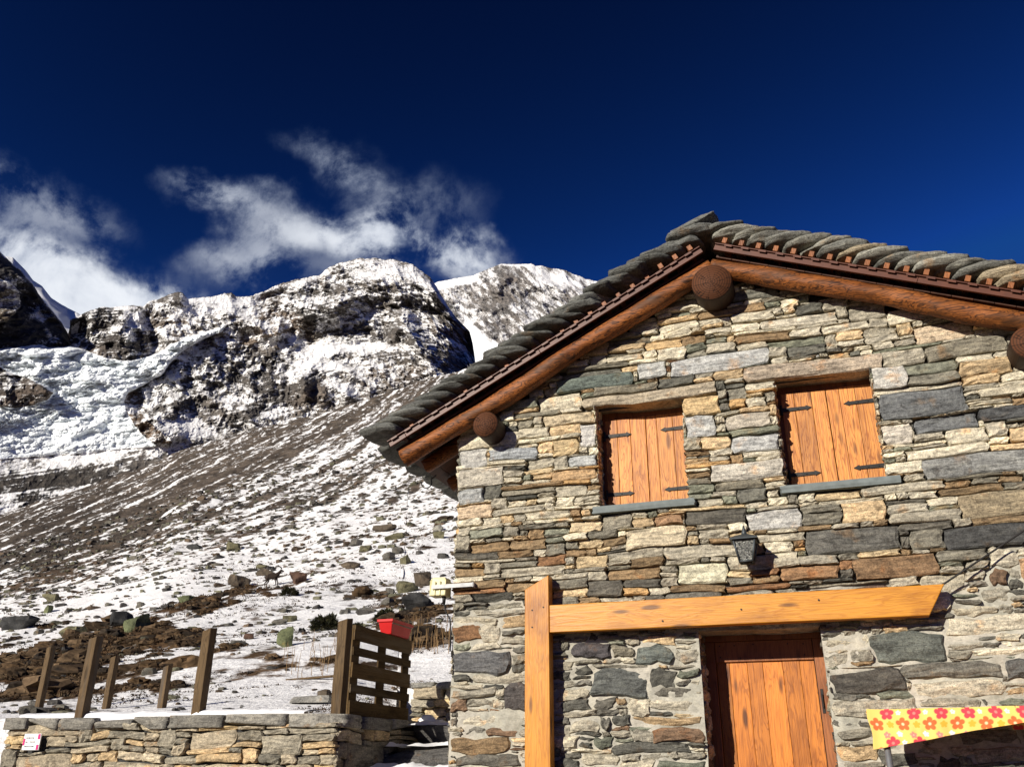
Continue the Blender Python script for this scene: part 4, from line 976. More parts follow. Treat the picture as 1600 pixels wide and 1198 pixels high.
def facade():
    r = np.random.default_rng(12); st = []; ob = []
    S = lambda a, b, c, d, **k: st.append((a, b, c, d, k))
    # stones one recognises: lintels, jambs and the odd big block
    S(1.235, 2.47, 4.66, 4.76, col=(.40, .34, .25), p=.05, back=-.30, round=.6); ob.append((1.235, 2.47, 4.655, 4.765))
    S(2.72, 3.86, 4.705, 4.835, col=(.46, .38, .29), p=.055, back=-.30, round=.8); ob.append((2.72, 3.86, 4.70, 4.84))
    for (a, b, c, d, col) in [(2.17, 2.48, 4.475, 4.645, (.62, .45, .24)), (2.19, 2.44, 4.27, 4.465, (.43, .43, .41)), (1.215, 1.365, 4.31, 4.52, (.50, .48, .45)), (.86, 1.36, 4.535, 4.645, (.56, .46, .31)),
                              (.95, 1.20, 4.255, 4.40, (.55, .42, .24)), (.66, .93, 4.62, 4.79, (.60, .49, .31)), (1.09, 1.36, 4.13, 4.235, (.42, .43, .42)), (.93, 1.36, 4.00, 4.105, (.46, .31, .17)),
                              (1.01, 1.74, 4.845, 4.985, (.13, .155, .135)), (1.78, 2.05, 4.875, 5.04, (.46, .46, .43)), (2.09, 2.95, 4.855, 5.02, (.47, .47, .45)), (3.33, 3.36, 4.86, 4.9, (.4, .4, .38)),
                              (0.01, .30, 4.22, 4.40, (.44, .43, .40)), (.01, .47, 4.03, 4.20, (.50, .46, .38)), (.01, .27, 3.87, 4.01, (.40, .41, .40)), (.01, .36, 3.73, 3.855, (.58, .45, .31)), (.33, .80, 4.26, 4.36, (.37, .39, .40)),
                              (3.755, 4.02, 4.50, 4.70, (.52, .50, .45)), (3.77, 4.41, 4.235, 4.455, (.15, .155, .155)), (3.76, 3.98, 4.03, 4.20, (.55, .50, .42)), (4.0, 4.46, 4.09, 4.22, (.16, .165, .165)), (4.47, 4.86, 4.12, 4.23, (.09, .092, .092)),
                              (4.0, 5.1, 3.70, 3.87, (.25, .25, .235)), (4.13, 4.58, 4.87, 5.03, (.60, .48, .34)), (1.86, 2.20, 5.165, 5.27, (.60, .42, .22)), (1.68, 1.93, 4.99, 5.105, (.62, .43, .21)), (1.95, 2.30, 5.02, 5.13, (.48, .42, .36)),
                              (2.36, 2.96, 3.85, 4.0, (.56, .52, .44)), (2.52, 2.90, 4.30, 4.44, (.47, .42, .34)), (2.55, 2.95, 4.09, 4.24, (.45, .45, .43)), (2.9, 3.55, 5.20, 5.29, (.58, .53, .42)),
                              (1.60, 2.12, 3.32, 3.50, (.55, .47, .33)), (2.02, 2.42, 3.0, 3.16, (.60, .57, .42)), (2.83, 3.28, 2.99, 3.10, (.29, .17, .09)), (3.38, 3.98, 2.96, 3.12, (.25, .16, .09)), (3.05, 3.75, 3.17, 3.36, (.13, .125, .11)),
                              (4.05, 4.72, 3.13, 3.30, (.075, .075, .072)), (4.2, 4.78, 3.36, 3.55, (.32, .26, .17)), (1.85, 2.10, 3.51, 3.60, (.34, .21, .12)), (1.1, 1.38, 3.52, 3.62, (.56, .45, .29)), (2.63, 3.05, 3.40, 3.57, (.45, .44, .41)),
                              (4.52, 5.08, 2.82, 3.05, (.44, .28, .16)), (2.95, 3.63, 2.80, 2.93, (.17, .11, .08)), (.02, .55, 2.36, 2.56, (.13, .13, .13)), (.5, .72, 2.05, 2.28, (.10, .09, .085)), (1.25, 1.72, 2.13, 2.36, (.12, .125, .115)),
                              (3.42, 3.95, 2.34, 2.56, (.12, .13, .115)), (3.1, 3.62, 2.15, 2.32, (.09, .082, .07)), (4.3, 4.75, 2.19, 2.33, (.12, .118, .11)), (1.07, 1.42, 2.44, 2.58, (.09, .082, .085)), (1.62, 1.95, 2.40, 2.55, (.14, .155, .14))]:
        if c < 2.7: k = dict(col=col, p=.044)
        else: k = dict(col=col)
        if any(a < q[1]-.004 and b > q[0]+.004 and c < q[3]-.004 and d > q[2]+.004 for q in ob) : continue
        S(a+.004, b-.004, c+.004, d-.004, **k); ob.append((a, b, c, d))
    fixed = list(st)
    for a, b, c, d in WIN+[DOOR]: ob.append((a, b, c, d))
    ob.append((2.0, 3.2, 2.64, 2.78)); S(2.0, 3.2, 2.645, 2.775, col=(.36, .35, .32), p=.03, back=-.46, round=.3)
    ob += [(1.30, 2.24, 3.655, 3.725), (2.90, 3.85, 3.685, 3.75)]
    st += pack(0.0, HW, .3, gtop, ob, r)
    def proud(u, h, r): return r.uniform(.016, .062)*(1-cement(np.array(u), np.array(h)))+r.uniform(.016, .046)*cement(np.array(u), np.array(h))
    def pal(u, h, r):
        k = cement(np.array(u), np.array(h))
        if r.random() < k: return PAL_C if r.random() < .6 else PAL_A if r.random() < .5 else PAL_B
        return PAL_B if (h < 3.62+.1*math.sin(u*3) and r.random() < .75) or r.random() < .12 else PAL_A
    def mlev(U, H):
        k = cement(U, H); return -.042*(1-k)+k*.012+(.012+.014*k)*fine(U, H, .22, 2)+(.004+.006*k)*fine(U, H, .05, 3)
    def mcol(U, H):
        k = cement(U, H)[..., None]; g = sstep(-.3, .3, fine(U, H, .5, 5))[..., None]
        return (np.array([.10, .09, .075])*(1-k)+np.array([.47, .44, .37])*k)*(1-.18*g)+np.array([.02, .03, .022])*g*k
    bag, mort = Bag(), Bag()
    wall_mesh(bag, mort, (0, 0, 0), (1, 0, 0), (0, -1, 0), st, proud, pal, r, mlev, mcol, -.0, HW, .2, 5.9, gtop, [WIN[0], WIN[1], DOOR], lambda u, h: .38+.8*float(cement(np.array(u), np.array(h))))
    # reveals of the openings
    for (a, b, c, d), dep in ((WIN[0], .24), (WIN[1], .24), (DOOR, .45)):
        for side in (0, 1):
            rs = pack(0, dep, max(c, .3), lambda x: d, [], r, (.08, .4), (.04, .15)); x = a if side == 0 else b
            wall_mesh(bag, mort, (x, 0, 0), (0, 1, 0), (1, 0, 0) if side == 0 else (-1, 0, 0), rs, lambda u, h, r: r.uniform(-.004, .012), pal, r,
                      lambda U, H: -.006+.006*fine(U+x, H, .1, 7), lambda U, H: np.full(U.shape+(3,), .30), 0, dep, c, d, lambda x_: d, [], back=-.05)
    wall = bag.build('wall', M['stone'], house, None, False); mort.build('mortar', M['mortar'], wall)
    # the other three walls
    r = np.random.default_rng(5)
    for nm, o, eu, en, w, tp in (('wall', (0, HD, 0), (0, -1, 0), (-1, 0, 0), HD, lambda x: gtop(0)), ('wall', (HW, 0, 0), (0, 1, 0), (1, 0, 0), HD, lambda x: gtop(HW)), ('wall', (HW, HD, 0), (-1, 0, 0), (0, 1, 0), HW, lambda x: gtop(HW-x))):
        bag, mort = Bag(), Bag(); st = pack(0, w, .3, tp, [], r, scale=1.5, dx=.02)
        wall_mesh(bag, mort, o, eu, en, st, lambda u, h, r: r.uniform(.01, .04), lambda u, h, r: PAL_A if h > 3.4 else PAL_B, r, lambda U, H: -.02+.012*fine(U, H, .2, 9), lambda U, H: np.full(U.shape+(3,), .25), 0, w, .2, 5.7, tp, [], dm=.06, warp=.02)
        wl = bag.build(nm, M['stone'], house); mort.build('mortar', M['mortar'], wl)
facade()

def window(a, b, c, d, sill):
    """two board shutters on strap hinges in a stone opening"""
    y = .155
    f = MB(); f.box((a-.02, y+.03, d-.055), (b+.02, y+.10, d+.03)); f.box((a-.02, y+.03, c-.02), (a+.05, y+.10, d-.055)); f.box((b-.05, y+.03, c-.02), (b+.02, y+.10, d-.055)); f.box((a+.05, y+.075, c), (b-.05, y+.085, d-.055))
    w = f.build('window', M['dframe'], house, None, False, .004)
    mid = (a+b)/2+.02; x0, x1 = a+.035, b+.005
    for (p, q) in ((x0, mid-.002), (mid+.002, x1)):
        mb = MB(); cuts = [p, p+(q-p)*random.uniform(.24, .30), p+(q-p)*random.uniform(.62, .68), q]
        for s, e in zip(cuts[:-1], cuts[1:]): mb.box((s+.0015, y-random.uniform(0, .002), c+.006), (e-.0015, y+.028, d-.06+random.uniform(-.003, .003)))
        mb.build('shutter', M['shutter'], w, None, False, .003)
    for z in (c+.16, d-.215):
        for s, (e, tip) in ((x0-.01, (x0+.245, 1)), (x1+.01, (x1-.245, -1))):
            h = MB(); k = .018; zz = z+random.uniform(-.006, .006)
            pts = [(s, zz-k), (e-.05*tip, zz-k*.75), (e-.045*tip, zz-k*1.25), (e, zz), (e-.045*tip, zz+k*1.25), (e-.05*tip, zz+k*.75), (s, zz+k)]
            h.poly([(x, y-.004, z_) for x, z_ in (pts if tip > 0 else pts[::-1])], (0, -.007, 0))
            h.tube([(s+.004*tip, y-.008, zz-.045), (s+.004*tip, y-.008, zz+.045)], .011, 8)
            for t in (.06, .14): h.tube([(s+tip*t, y-.010, zz), (s+tip*t, y-.017, zz)], .006, 8)
            h.build('hinge', M['iron'], w)
    s0, s1, z0, z1 = sill; V, F = rock(((s1-s0)/2, .145, (z1-z0)/2), int(a*100), 10, .10, .025, 0)
    V = V+np.array([(s0+s1)/2, .07, (z0+z1)/2])
    npmesh('sill', V, F, M['sill'], w, None, False, {'rnd': np.full(len(V), a)})
window(1.375, 2.165, 3.715, 4.655, (1.305, 2.225, 3.658, 3.722))
window(2.965, 3.745, 3.745, 4.70, (2.905, 3.845, 3.688, 3.752))

def door():
    a, b, c, d = DOOR; y = .30
    f = MB()
    f.box((a-.03, y, d-.055), (b+.03, y+.09, d+.04)); f.box((a-.03, y, 0), (a+.075, y+.09, d-.055)); f.box((b-.075, y, 0), (b+.03, y+.09, d-.055))
    o = f.build('door', M['dframe'], house, None, False, .006)
    mb = MB(); x = a+.078; i = 0; e1 = b-.08
    ws = [.11, .15, .13, .165, .14, .12]; sc = (e1-x)/sum(ws)
    for k, w in enumerate(ws):
        w *= sc; mb.box((x+.001, y+.022+(.002 if k % 2 else 0), .72), (x+w-.001, y+.055, d-.06)); x += w
    mb.build('door_panel', M['door'], o, None, False, .003)
    hb = MB(); hb.box((a+.078, y+.002, d-.218), (e1, y+.021, d-.058)); hb.build('header_board', M['dframe'], o, None, False, .004)
    for (u, v) in ((.04, .03), (.04, .12), (.20, .02), (.31, .125), (.45, .015), (.58, .12), (.70, .03), (.70, .115), (.16, .12)):
        nl = MB(); nl.tube([(a+.078+u, y+.003, d-.21+v), (a+.078+u, y-.001, d-.21+v)], .006, 8); nl.build('nail', M['iron'], o)
    sp = MB(); sp.box((b-.079, y+.010, .72), (b-.076, y+.020, d-.06)); sp.build('seal', M['iron'], o)
    lk = MB(); lk.box((b-.062, y-.004, 2.02), (b-.040, y+.001, 2.20)); lk.tube([(b-.051, y-.012, 2.06), (b-.051, y-.012, 2.16)], .006, 8); lk.build('latch', M['iron'], o, None, False, .003)
    th = MB(); th.box((a-.06, -.12, .52), (b+.06, .50, .72)); th.build('threshold', M['grout'], o, None, False, .02)
door()

def roof():
    R_ = .085
    def frame(side):
        """unit vectors along the slope (downhill) and out of it"""
        s = SL if side < 0 else SR; n = math.hypot(1, s)
        return np.array([side/n, 0, -s/n]), np.array([side*s/n, 0, 1/n]), n
    apex = np.array([RX, 0, RZ])
    # slates: one mesh, courses laid from eave to ridge
    bag = Bag(); r = np.random.default_rng(44)
    for side, run in ((-1, 3.66), (1, 3.62)):
        e, nrm, n = frame(side); ey = np.array([0, 1., 0])
        nc = 23; ex = run/nc
        for k in range(nc+(1 if side < 0 else 0)):
            s0 = run-k*ex+(.13 if k == nc else 0); y = (-.40 if side < 0 else -.37)+r.uniform(-.022, .022)
            ycount = 0
            while y < HD+.45:
                L = r.uniform(.36, .62); W_ = r.uniform(.40, .47) if ycount else r.uniform(.44, .49); T = r.uniform(.085, .11) if ycount else r.uniform(.145, .17)
                tilt = math.radians(r.uniform(14, 18) if ycount else r.uniform(18, 22))*side
                V, F = rock((W_/2, L/2, T/2), int(r.integers(1e6)), 9, .60 if ycount else .78, .09, 1, 2.2)
                V[:, 2] += .010*fbm(V*np.array([9, 9, 30.])+r.uniform(0, 99), 3, 7)
                V[:, 2] -= .02*np.sign(V[:, 0]*side)*0
                # local x downhill; tilt lifts the lower end
                Vl = V.copy(); ct, st_ = math.cos(tilt*side), math.sin(tilt*side)
                xl = Vl[:, 0]*ct+Vl[:, 2]*st_*1; zl = -Vl[:, 0]*(-st_)+Vl[:, 2]*ct
                off = .312+.03*(k/nc) if side < 0 else .330
                c = apex+e*(s0-W_*.36+r.uniform(-.012, .012))+nrm*(off+r.uniform(-.008, .012))+ey*(y+L/2)
                P = c+np.outer(xl, e)+np.outer(zl, nrm)+np.outer(Vl[:, 1], ey)
                g = r.random()
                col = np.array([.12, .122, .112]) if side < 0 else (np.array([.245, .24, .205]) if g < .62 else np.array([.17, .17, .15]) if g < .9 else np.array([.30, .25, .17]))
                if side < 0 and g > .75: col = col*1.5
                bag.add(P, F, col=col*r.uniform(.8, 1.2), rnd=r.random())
                y += L+.004; ycount += 1
    # the topmost slates of the left slope run on past the ridge
    e, nrm, n = frame(-1); y = -.41
    while y < HD+.45:
        L = r.uniform(.42, .6); V, F = rock((.25, L/2, .068), int(r.integers(1e6)), 9, .5, .10, 2, 2.)
        t = math.radians(3); xl = V[:, 0]*math.cos(t)+V[:, 2]*math.sin(t); zl = -V[:, 0]*math.sin(t)+V[:, 2]*math.cos(t)
        bag.add(apex+e*(-.07)+nrm*.425+np.array([0, y+L/2, 0])+np.outer(xl, e)+np.outer(zl, nrm)+np.outer(V[:, 1], [0, 1., 0]), F, col=np.array([.17, .172, .155])*r.uniform(.85, 1.15), rnd=r.random()); y += L+.004
    rf = bag.build('roof', M['slate'], house, None, True)
    for p in rf.data.polygons: pass
    # boards under the slates, bargeboards, battens
    for side, run in ((-1, 3.44), (1, 3.45)):
        e, nrm, n = frame(side); ax = (apex, (e, (0, 1, 0), nrm))
        # in this frame: (downhill, y, out)
        mb = MB(); s = 0.02
        while s < run:
            w = random.uniform(.13, .17); mb.box((s, -.20, R_), (min(s+w-.003, run), HD+.4, R_+.024), ax=ax); s += w
        mb.build('deck', M['deck'], rf, None, False, .003)
        fb = MB(); s = .0
        while s < run+.02:
            w = min(random.uniform(1.5, 2.0), run+.02-s); fb.box((s, -.285, R_+.030), (s+w-.004, -.262, R_+.082), ax=ax); s += w
        fb.box((0, -.305, R_+.0825), (run+.02, -.19, R_+.092), ax=ax)
        s = .09
        while s < run: fb.box((s, -.309, R_+.070), (s+.07, -.3055, R_+.0925), ax=ax); s += .155
        fb.build('fascia', M['fascia'], rf, None, False, .003)
        s = .06
        while s < run:
            bt = MB(); bt.box((s, -.318 if side > 0 or s < .5 else -.27, R_+.0945), (s+.042, HD+.4, R_+.150), ax=ax); o = bt.build('batten', M['dframe'], rf, None, False, .003); s += .155
        for yy in [-.15]+[.22+.62*i for i in range(8)]+[HD+.3]:
            front = yy < 0; rr = R_ if front else .075
            L = run-.02 if front else run-.08
            pts = []; k = 70; rad = []
            for i in range(k):
                q = i/(k-1)*L; pts.append(apex+e*q+nrm*(.010*math.sin(q*2.3+yy*5)+.006*math.sin(q*5.1))+np.array([0, yy+.008*math.sin(q*3.1), 0])); rad.append(rr*(1+.05*math.sin(q*4.3+yy*9)+.03*math.sin(q*11+2)+.02*random.uniform(-1, 1)))
            # flattened tip
            rad[-1] *= .96
            mb = MB(); mb.tube(pts, rad, 24, random.random()); A = np.array(mb.V); A = A+(.010*fbm(A*np.array([4., 30, 30])+yy, 4, 707)+.007*fbm(A*16.+yy, 3, 708))[:, None]*np.array([.2, 1, 1]); mb.V = [tuple(v) for v in A]; o = mb.build('rafter', M['log'], house, None, True)
            try: o.data.shade_auto_smooth if False else None
            except Exception: pass
    # purlins: three logs that carry the rafters and poke out of the gable
    for (x, z, rad, y0) in ((.373, 4.545, .126, -.27), (RX-.003, RZ-.222, .180, -.28), (4.90, 4.645, .140, -.27)):
        mb = MB(); k = 9; pts = [(x+.004*math.sin(i), y0+(HD+.45-y0)*i/(k-1)**1.0, z) for i in range(k)]; pts.insert(1, (x, y0+.02, z)); pts.insert(2, (x, y0+.10, z))
        rr = [rad*.97, rad]+[rad*(1+.02*math.sin(3*i)) for i in range(k)]
        mb.tube(pts, rr, 40, .3, True, 0, 1); o = mb.build('purlin', [M['logy'], M['end']], house, (x, y0, z), True)
    # wall plate beam along the eave and the bit of gutter hook
    e, nrm, n = frame(-1)
    tip = apex+e*3.36
    hk = MB(); q = np.array([-.36, .16, 4.20])
    pts = [q+np.array([.05, 0, .05]), q+np.array([.0, 0, .02])]+[q+np.array([-.05+.055*math.cos(t), 0, -.02+.05*math.sin(t)]) for t in np.linspace(.6, -3.6, 12)]
    hk.tube(pts, .006, 6); hk.build('gutter_hook', M['iron'], house, None, True)
roof()

# ------------------------------------------------------------------ timber frame before the door
tf = thing('timber_frame', (.84, -.17, 0), 'orange stained post with a long slant-cut beam above the door', 'timber frame')
def timber():
    yf, yb = -.185, -.075
    p = MB(); x0, x1 = .733, .948
    p.poly([(x0, yf, 0), (x1, yf, 0), (x1, yf, 3.127), (x0, yf, 3.015)], (0, yb-yf, 0), .37)
    p.build('post', M['post'], tf, None, False, .006)
    b = MB(); b.poly([(.951, yf+.004, 2.651), (3.848, yf+.004, 2.650), (3.985, yf+.004, 2.868), (.951, yf+.004, 2.875)], (0, yb-yf-.008, 0), .61)
    b.build('beam', M['beam'], tf, None, False, .006)
    for (x, z) in ((.80, 2.84), (.80, 2.70), (.90, 2.86), (2.52, 2.76), (3.1, 2.80), (1.9, 2.70)):
        k = MB(); k.tube([(x, yf+.004, z), (x, yf-.003, z)], .007, 8); k.build('screw', M['iron'], tf)
    for z in (2.2, 1.2):
        a = MB(); a.box((.78, yb-.001, z-.03), (.90, .0, z+.03)); a.build('bracket', M['iron'], tf, None, False, .003)
    a = MB(); a.box((3.0, yb-.005, 2.70), (3.08, .0, 2.76)); a.build('bracket', M['iron'], tf, None, False, .003)
timber()
cb = MB(); cb.tube([(3.955, -.13, 2.86), (4.0, -.135, 2.885), (4.28, -.13, 3.05), (4.595, -.13, 3.235), (5.1, -.10, 3.56), (5.6, -.02, 3.9)], .007, 8)
tag(cb.build('cable', M['cable'], None, (3.955, -.13, 2.86), True), 'thin dark cable running up from the tip of the orange beam', 'cable')

# ------------------------------------------------------------------ lantern on the wall
def lantern():
    c = np.array([2.602, -.20, 3.20]); L = thing('wall_lantern', (2.602, -.03, 3.2), 'small grey metal lantern with rippled glass hanging on the stone wall', 'lantern')
    def ring(h, z): return [c+np.array([sx*h, sy*h, z]) for sx, sy in ((-1, -1), (1, -1), (1, 1), (-1, 1))]
    cap = MB(); a, b_, t = ring(.112, .085), ring(.105, .10), ring(.035, .135); cap.add([*a, *b_, *t], [[3, 2, 1, 0], [0, 1, 5, 4], [1, 2, 6, 5], [2, 3, 7, 6], [3, 0, 4, 7], [4, 5, 9, 8], [5, 6, 10, 9], [6, 7, 11, 10], [7, 4, 8, 11], [8, 9, 10, 11]], .2)
    cap.build('cap', M['lead'], L, None, False, .003)
    fi = MB(); fi.tube([c+np.array([0, 0, .13]), c+np.array([0, 0, .16]), c+np.array([0, 0, .185]), c+np.array([0, 0, .215])], [.026, .020, .012, .004], 10); fi.build('finial', M['lead'], L, None, True)
    fr = MB(); T, B = ring(.083, .085), ring(.050, -.085)
    for i in range(4): fr.tube([T[i], B[i]], .009, 6)
    for R4 in (ring(.083, .082), ring(.052, -.082)):
        for i in range(4): fr.tube([R4[i], R4[(i+1) % 4]], .008, 6)
    fr.tube([c+np.array([0, 0, -.085]), c+np.array([0, 0, -.10])], [.035, .02], 10)
    fr.build('frame', M['lead'], L, None, True)
    T, B = ring(.079, .078), ring(.048, -.08)
    for i in range(4):
        j = (i+1) % 4; g = MB(); nrm = np.cross(T[j]-T[i], B[i]-T[i]); nrm = nrm/np.linalg.norm(nrm)*.003
        g.poly([T[i], T[j], B[j], B[i]], nrm); g.build('glass_pane', M['glass'], L)
    bk = MB(); bk.box((2.555, -.045, 3.16), (2.65, .02, 3.30)); bk.tube([(2.602, -.03, 3.27), (2.602, -.08, 3.33), (2.602, -.15, 3.345), (2.602, -.195, 3.33)], .012, 8); bk.tube([(2.602, -.03, 3.18), (2.602, -.08, 3.12), (2.602, -.14, 3.10), (2.602, -.20, 3.105)], .009, 8)
    bk.build('bracket', M['lead'], L, None, False, .002)
lantern()

# ------------------------------------------------------------------ cream box on its arm
def box_lamp():
    L = thing('junction_box', (.1, -.06, 3.1), 'cream plastic box on a white metal arm at the house corner', 'box')
    b = MB(); b.poly([(-.215, -.085, 3.03), (-.055, -.085, 3.03), (-.055, -.085, 3.165), (-.075, -.06, 3.20), (-.2, -.06, 3.20), (-.215, -.085, 3.165)], (0, .13, 0)); b.build('box', M['cream'], L, None, False, .010, 3)
    s = MB()
    for x in (-.165, -.115): s.box((x, -.092, 3.035), (x+.012, -.083, 3.16))
    s.build('rib', M['cream'], L, None, False, .003)
    a = MB(); a.box((-.185, -.108, 3.088), (.225, -.094, 3.124)); a.box((.215, -.108, 3.085), (.222, -.01, 3.128)); a.build('arm', M['whitearm'], L, None, False, .002)
    k = MB(); k.tube([(-.09, -.03, 3.03), (-.09, -.03, 2.965)], [.020, .013], 8); k.tube([(-.09, -.03, 2.97), (-.075, -.02, 2.90), (-.03, -.02, 2.83), (-.012, -.03, 2.72), (-.01, -.04, 2.55)], .007, 8); k.build('cable', M['cable'], L, None, True)
box_lamp()

# ------------------------------------------------------------------ flowered cloth on its stand
def cloth():
    st = thing('metal_stand', (3.42, -.47, 0), 'grey steel pole stand that holds up the flowered cloth', 'stand')
    p = MB(); p.tube([(3.418, -.435, 0), (3.418, -.435, 1.965)], .022, 14); p.build('pole', M['steel'], st, None, True)
    p = MB(); p.tube([(5.0, -.435, 0), (5.0, -.435, 1.965)], .022, 14); p.build('pole', M['steel'], st, None, True)
    p = MB(); p.tube([(3.34, -.465, 1.982), (5.1, -.465, 1.982)], .014, 12); p.tube([(3.418, -.455, 1.97), (3.418, -.02, 1.97)], .012, 10); p.tube([(5.0, -.455, 1.97), (5.0, -.02, 1.97)], .012, 10); p.build('rail', M['steel'], st, None, True)
    # cloth: profile goes from the back hem over the rail and down the front
    nu, nv = 430, 190; u = np.linspace(0, 1, nu)[None]; v = np.linspace(0, 1, nv)[:, None]
    x0, x1 = 3.322, 5.08
    front = np.interp(u, [0, .52, 1], [.262, .10, .03]); topd = .40
    tot = front+topd+np.where(u > .52, .13, .004); s = v*tot                                   # distance from the front hem
    X = x0+u*(x1-x0)+0*s; rise = s-front
    on = np.clip(rise, 0, topd); dn = np.clip(rise-topd, 0, 1)
    Z = 2.004-np.clip(-rise, 0, 1)*.98-dn+.010*np.sin(u*23)*np.clip(-rise, 0, .1)*8*.25; Y = -.492+on-.020*np.clip(-rise, 0, 1)*2+.012*np.sin(u*17+1)*np.clip(-rise*4, 0, 1)+.0*dn
    X = X+.055*np.clip(-rise, 0, 1)*(1-u)+.006*np.sin(rise*30+u*9)
    Z = Z-.006*np.sin(u*9)*(rise > 0)-.012*np.sin(np.pi*on/topd)
    Y = Y+.030*fbm(np.stack([X/.16, Z*2., X*0], -1), 3, 901)*np.clip(-rise*7, 0, 1); Z = Z-.010*np.abs(fbm(np.stack([X/.22, X*0, X*0], -1), 2, 905))
    # printed pattern: rows of five-petalled flowers
    a = u*(x1-x0)+0*s; b = front-s+.0*a                               # b = distance below the fold
    colr = np.tile(np.array([.86, .60, .16]), (nv, nu, 1)); colr = colr*(1+.06*fbm(np.stack([a/.08, b/.08, a*0], -1), 3, 3))[..., None]
    def flower(cx, cy, R, colour, eye, soft=.0):
        dx, dy = a-cx, b-cy; rr = np.hypot(dx, dy); m0 = rr < R*1.3
        if not m0.any(): return
        th = np.arctan2(dy, dx)+.31; pet = R*(.50+.50*np.abs(np.cos(th*2.5))**.55)
        k = sstep(R*.10, -R*.04, rr-pet)[..., None]; colr[:] = colr*(1-k)+np.array(colour)*k
        k = sstep(R*.06, -R*.06, rr-R*.22)[..., None]; colr[:] = colr*(1-k)+np.array(eye)*k
    RED, ORG, PNK, WHT, OCH = (.68, .065, .085), (.80, .15, .045), (.74, .26, .20), (.86, .78, .74), (.82, .42, .05)
    for i in range(12):
        cx = .10+i*.166-.02
        for row in range(-3, 3):
            yy = row*.19
            flower(cx+.044, yy+.032, .043, RED, (.80, .25, .2)); flower(cx-.030, yy+.100, .043, ORG, (.85, .62, .35))
            flower(cx+.055, yy+.104, .023, OCH, OCH); flower(cx+.114, yy+.026, .016, WHT, (.8, .6, .2)); flower(cx+.013, yy+.170, .022, PNK, (.8, .5, .4)); flower(cx+.094, yy+.163, .019, WHT, (.7, .5, .6))
    P = np.stack([X, Y, Z], -1).reshape(-1, 3)
    o = npmesh('tablecloth', P, gridfaces(nu, nv), M['attr'], None, (4.2, -.4, 1.98), True, {'col': colr.reshape(-1, 3)})
    sm = o.modifiers.new('thick', 'SOLIDIFY'); sm.thickness = .002
    tag(o, 'yellow oilcloth printed with red and orange flowers hanging over the steel rail', 'tablecloth')
cloth()

# ------------------------------------------------------------------ terrace wall and what stands on it
def terrace():
    t = thing('terrace_wall', (-2.9, -.15, 0), 'low stone terrace wall with snow along its coping', 'wall')
    r = np.random.default_rng(81); bag, mort = Bag(), Bag(); XL = -4.80
    pal = lambda u, h, r: PAL_T
    ml = lambda U, H: -.035+.012*fine(U, H, .15, 21); mc = lambda U, H: np.full(U.shape+(3,), .05)
    st = pack(XL, XC, .2, lambda x: 1.945, [(-4.52, -4.27, 1.755, 1.905)], r, (.12, .50), (.04, .145), 1.35)
    wall_mesh(bag, mort, (0, YT, 0), (1, 0, 0), (0, -1, 0), st, lambda u, h, r: r.uniform(-.005, .04), pal, r, ml, mc, XL, XC, .1, 1.95, lambda x: 1.95, [], warp=.028, sd=3, dm=.04)
    LY = 1.62
    st = pack(0, LY, .2, lambda x: 1.945, [], r, (.12, .50), (.04, .145), 1.35)
    wall_mesh(bag, mort, (XC, YT, 0), (0, 1, 0), (1, 0, 0), st, lambda u, h, r: r.uniform(-.005, .04), pal, r, ml, mc, 0, LY, .1, 1.95, lambda x: 1.95, [], warp=.028, sd=4, dm=.04)
    st = pack(0, 1.2, .2, lambda x: 1.945, [], r, (.12, .50), (.04, .145), 1.35)
    wall_mesh(bag, mort, (XL, YT+1.2, 0), (0, -1, 0), (-1, 0, 0), st, lambda u, h, r: r.uniform(-.005, .04), pal, r, ml, mc, 0, 1.2, .1, 1.95, lambda x: 1.95, [], warp=.028, sd=5, dm=.04)
    w = bag.build('masonry', M['stone'], t, None, False); mort.build('mortar', M['mortar'], w)
    cp = Bag(); x = XL-.04
    while x < XC-.02:
        L = min(r.uniform(.28, .72), XC+.04-x)
        if XC+.04-(x+L) < .2: L = XC+.04-x
        V, F = rock((L/2, .21, .058), int(r.integers(1e6)), 8, .16, .06, 1, 2.)
        c = np.array([.27, .255, .22])*r.uniform(.7, 1.25) if r.random() > .15 else np.array([.33, .25, .16])
        cp.add(V+np.array([x+L/2, YT+.165, 1.998+r.uniform(-.008, .008)]), F, col=c, rnd=r.random()); x += L+.004
    y = YT+.38
    while y < YT+LY:
        L = min(r.uniform(.35, .62), YT+LY+.03-y)
        V, F = rock((.25, L/2, .056), int(r.integers(1e6)), 8, .16, .06, 1, 2.)
        cp.add(V+np.array([XC-.195, y+L/2, 1.996+r.uniform(-.008, .008)]), F, col=np.array([.24, .225, .20])*r.uniform(.75, 1.2), rnd=r.random()); y += L+.004
    cp.build('coping', M['stone'], t)
    # snow lying on the coping, set back from the edge
    nu, nv = 260, 16; U, Vv = np.meshgrid(np.linspace(XL+.05, XC-.42, nu), np.linspace(0, 1, nv))
    ed = .035*fine(U, U*0, .3, 31)+.02*fine(U, U*0, .07, 33)
    Y = YT+.055+ed+Vv*.50; Z = 2.052+.055*np.clip(Vv*4, 0, 1)**.5+.02*fine(U, Y, .25, 35)+np.where(Vv < .01, -.03, 0)
    npmesh('snow_cap', np.stack([U, Y, Z], -1).reshape(-1, 3), gridfaces(nu, nv), M['snow'], t)
terrace()

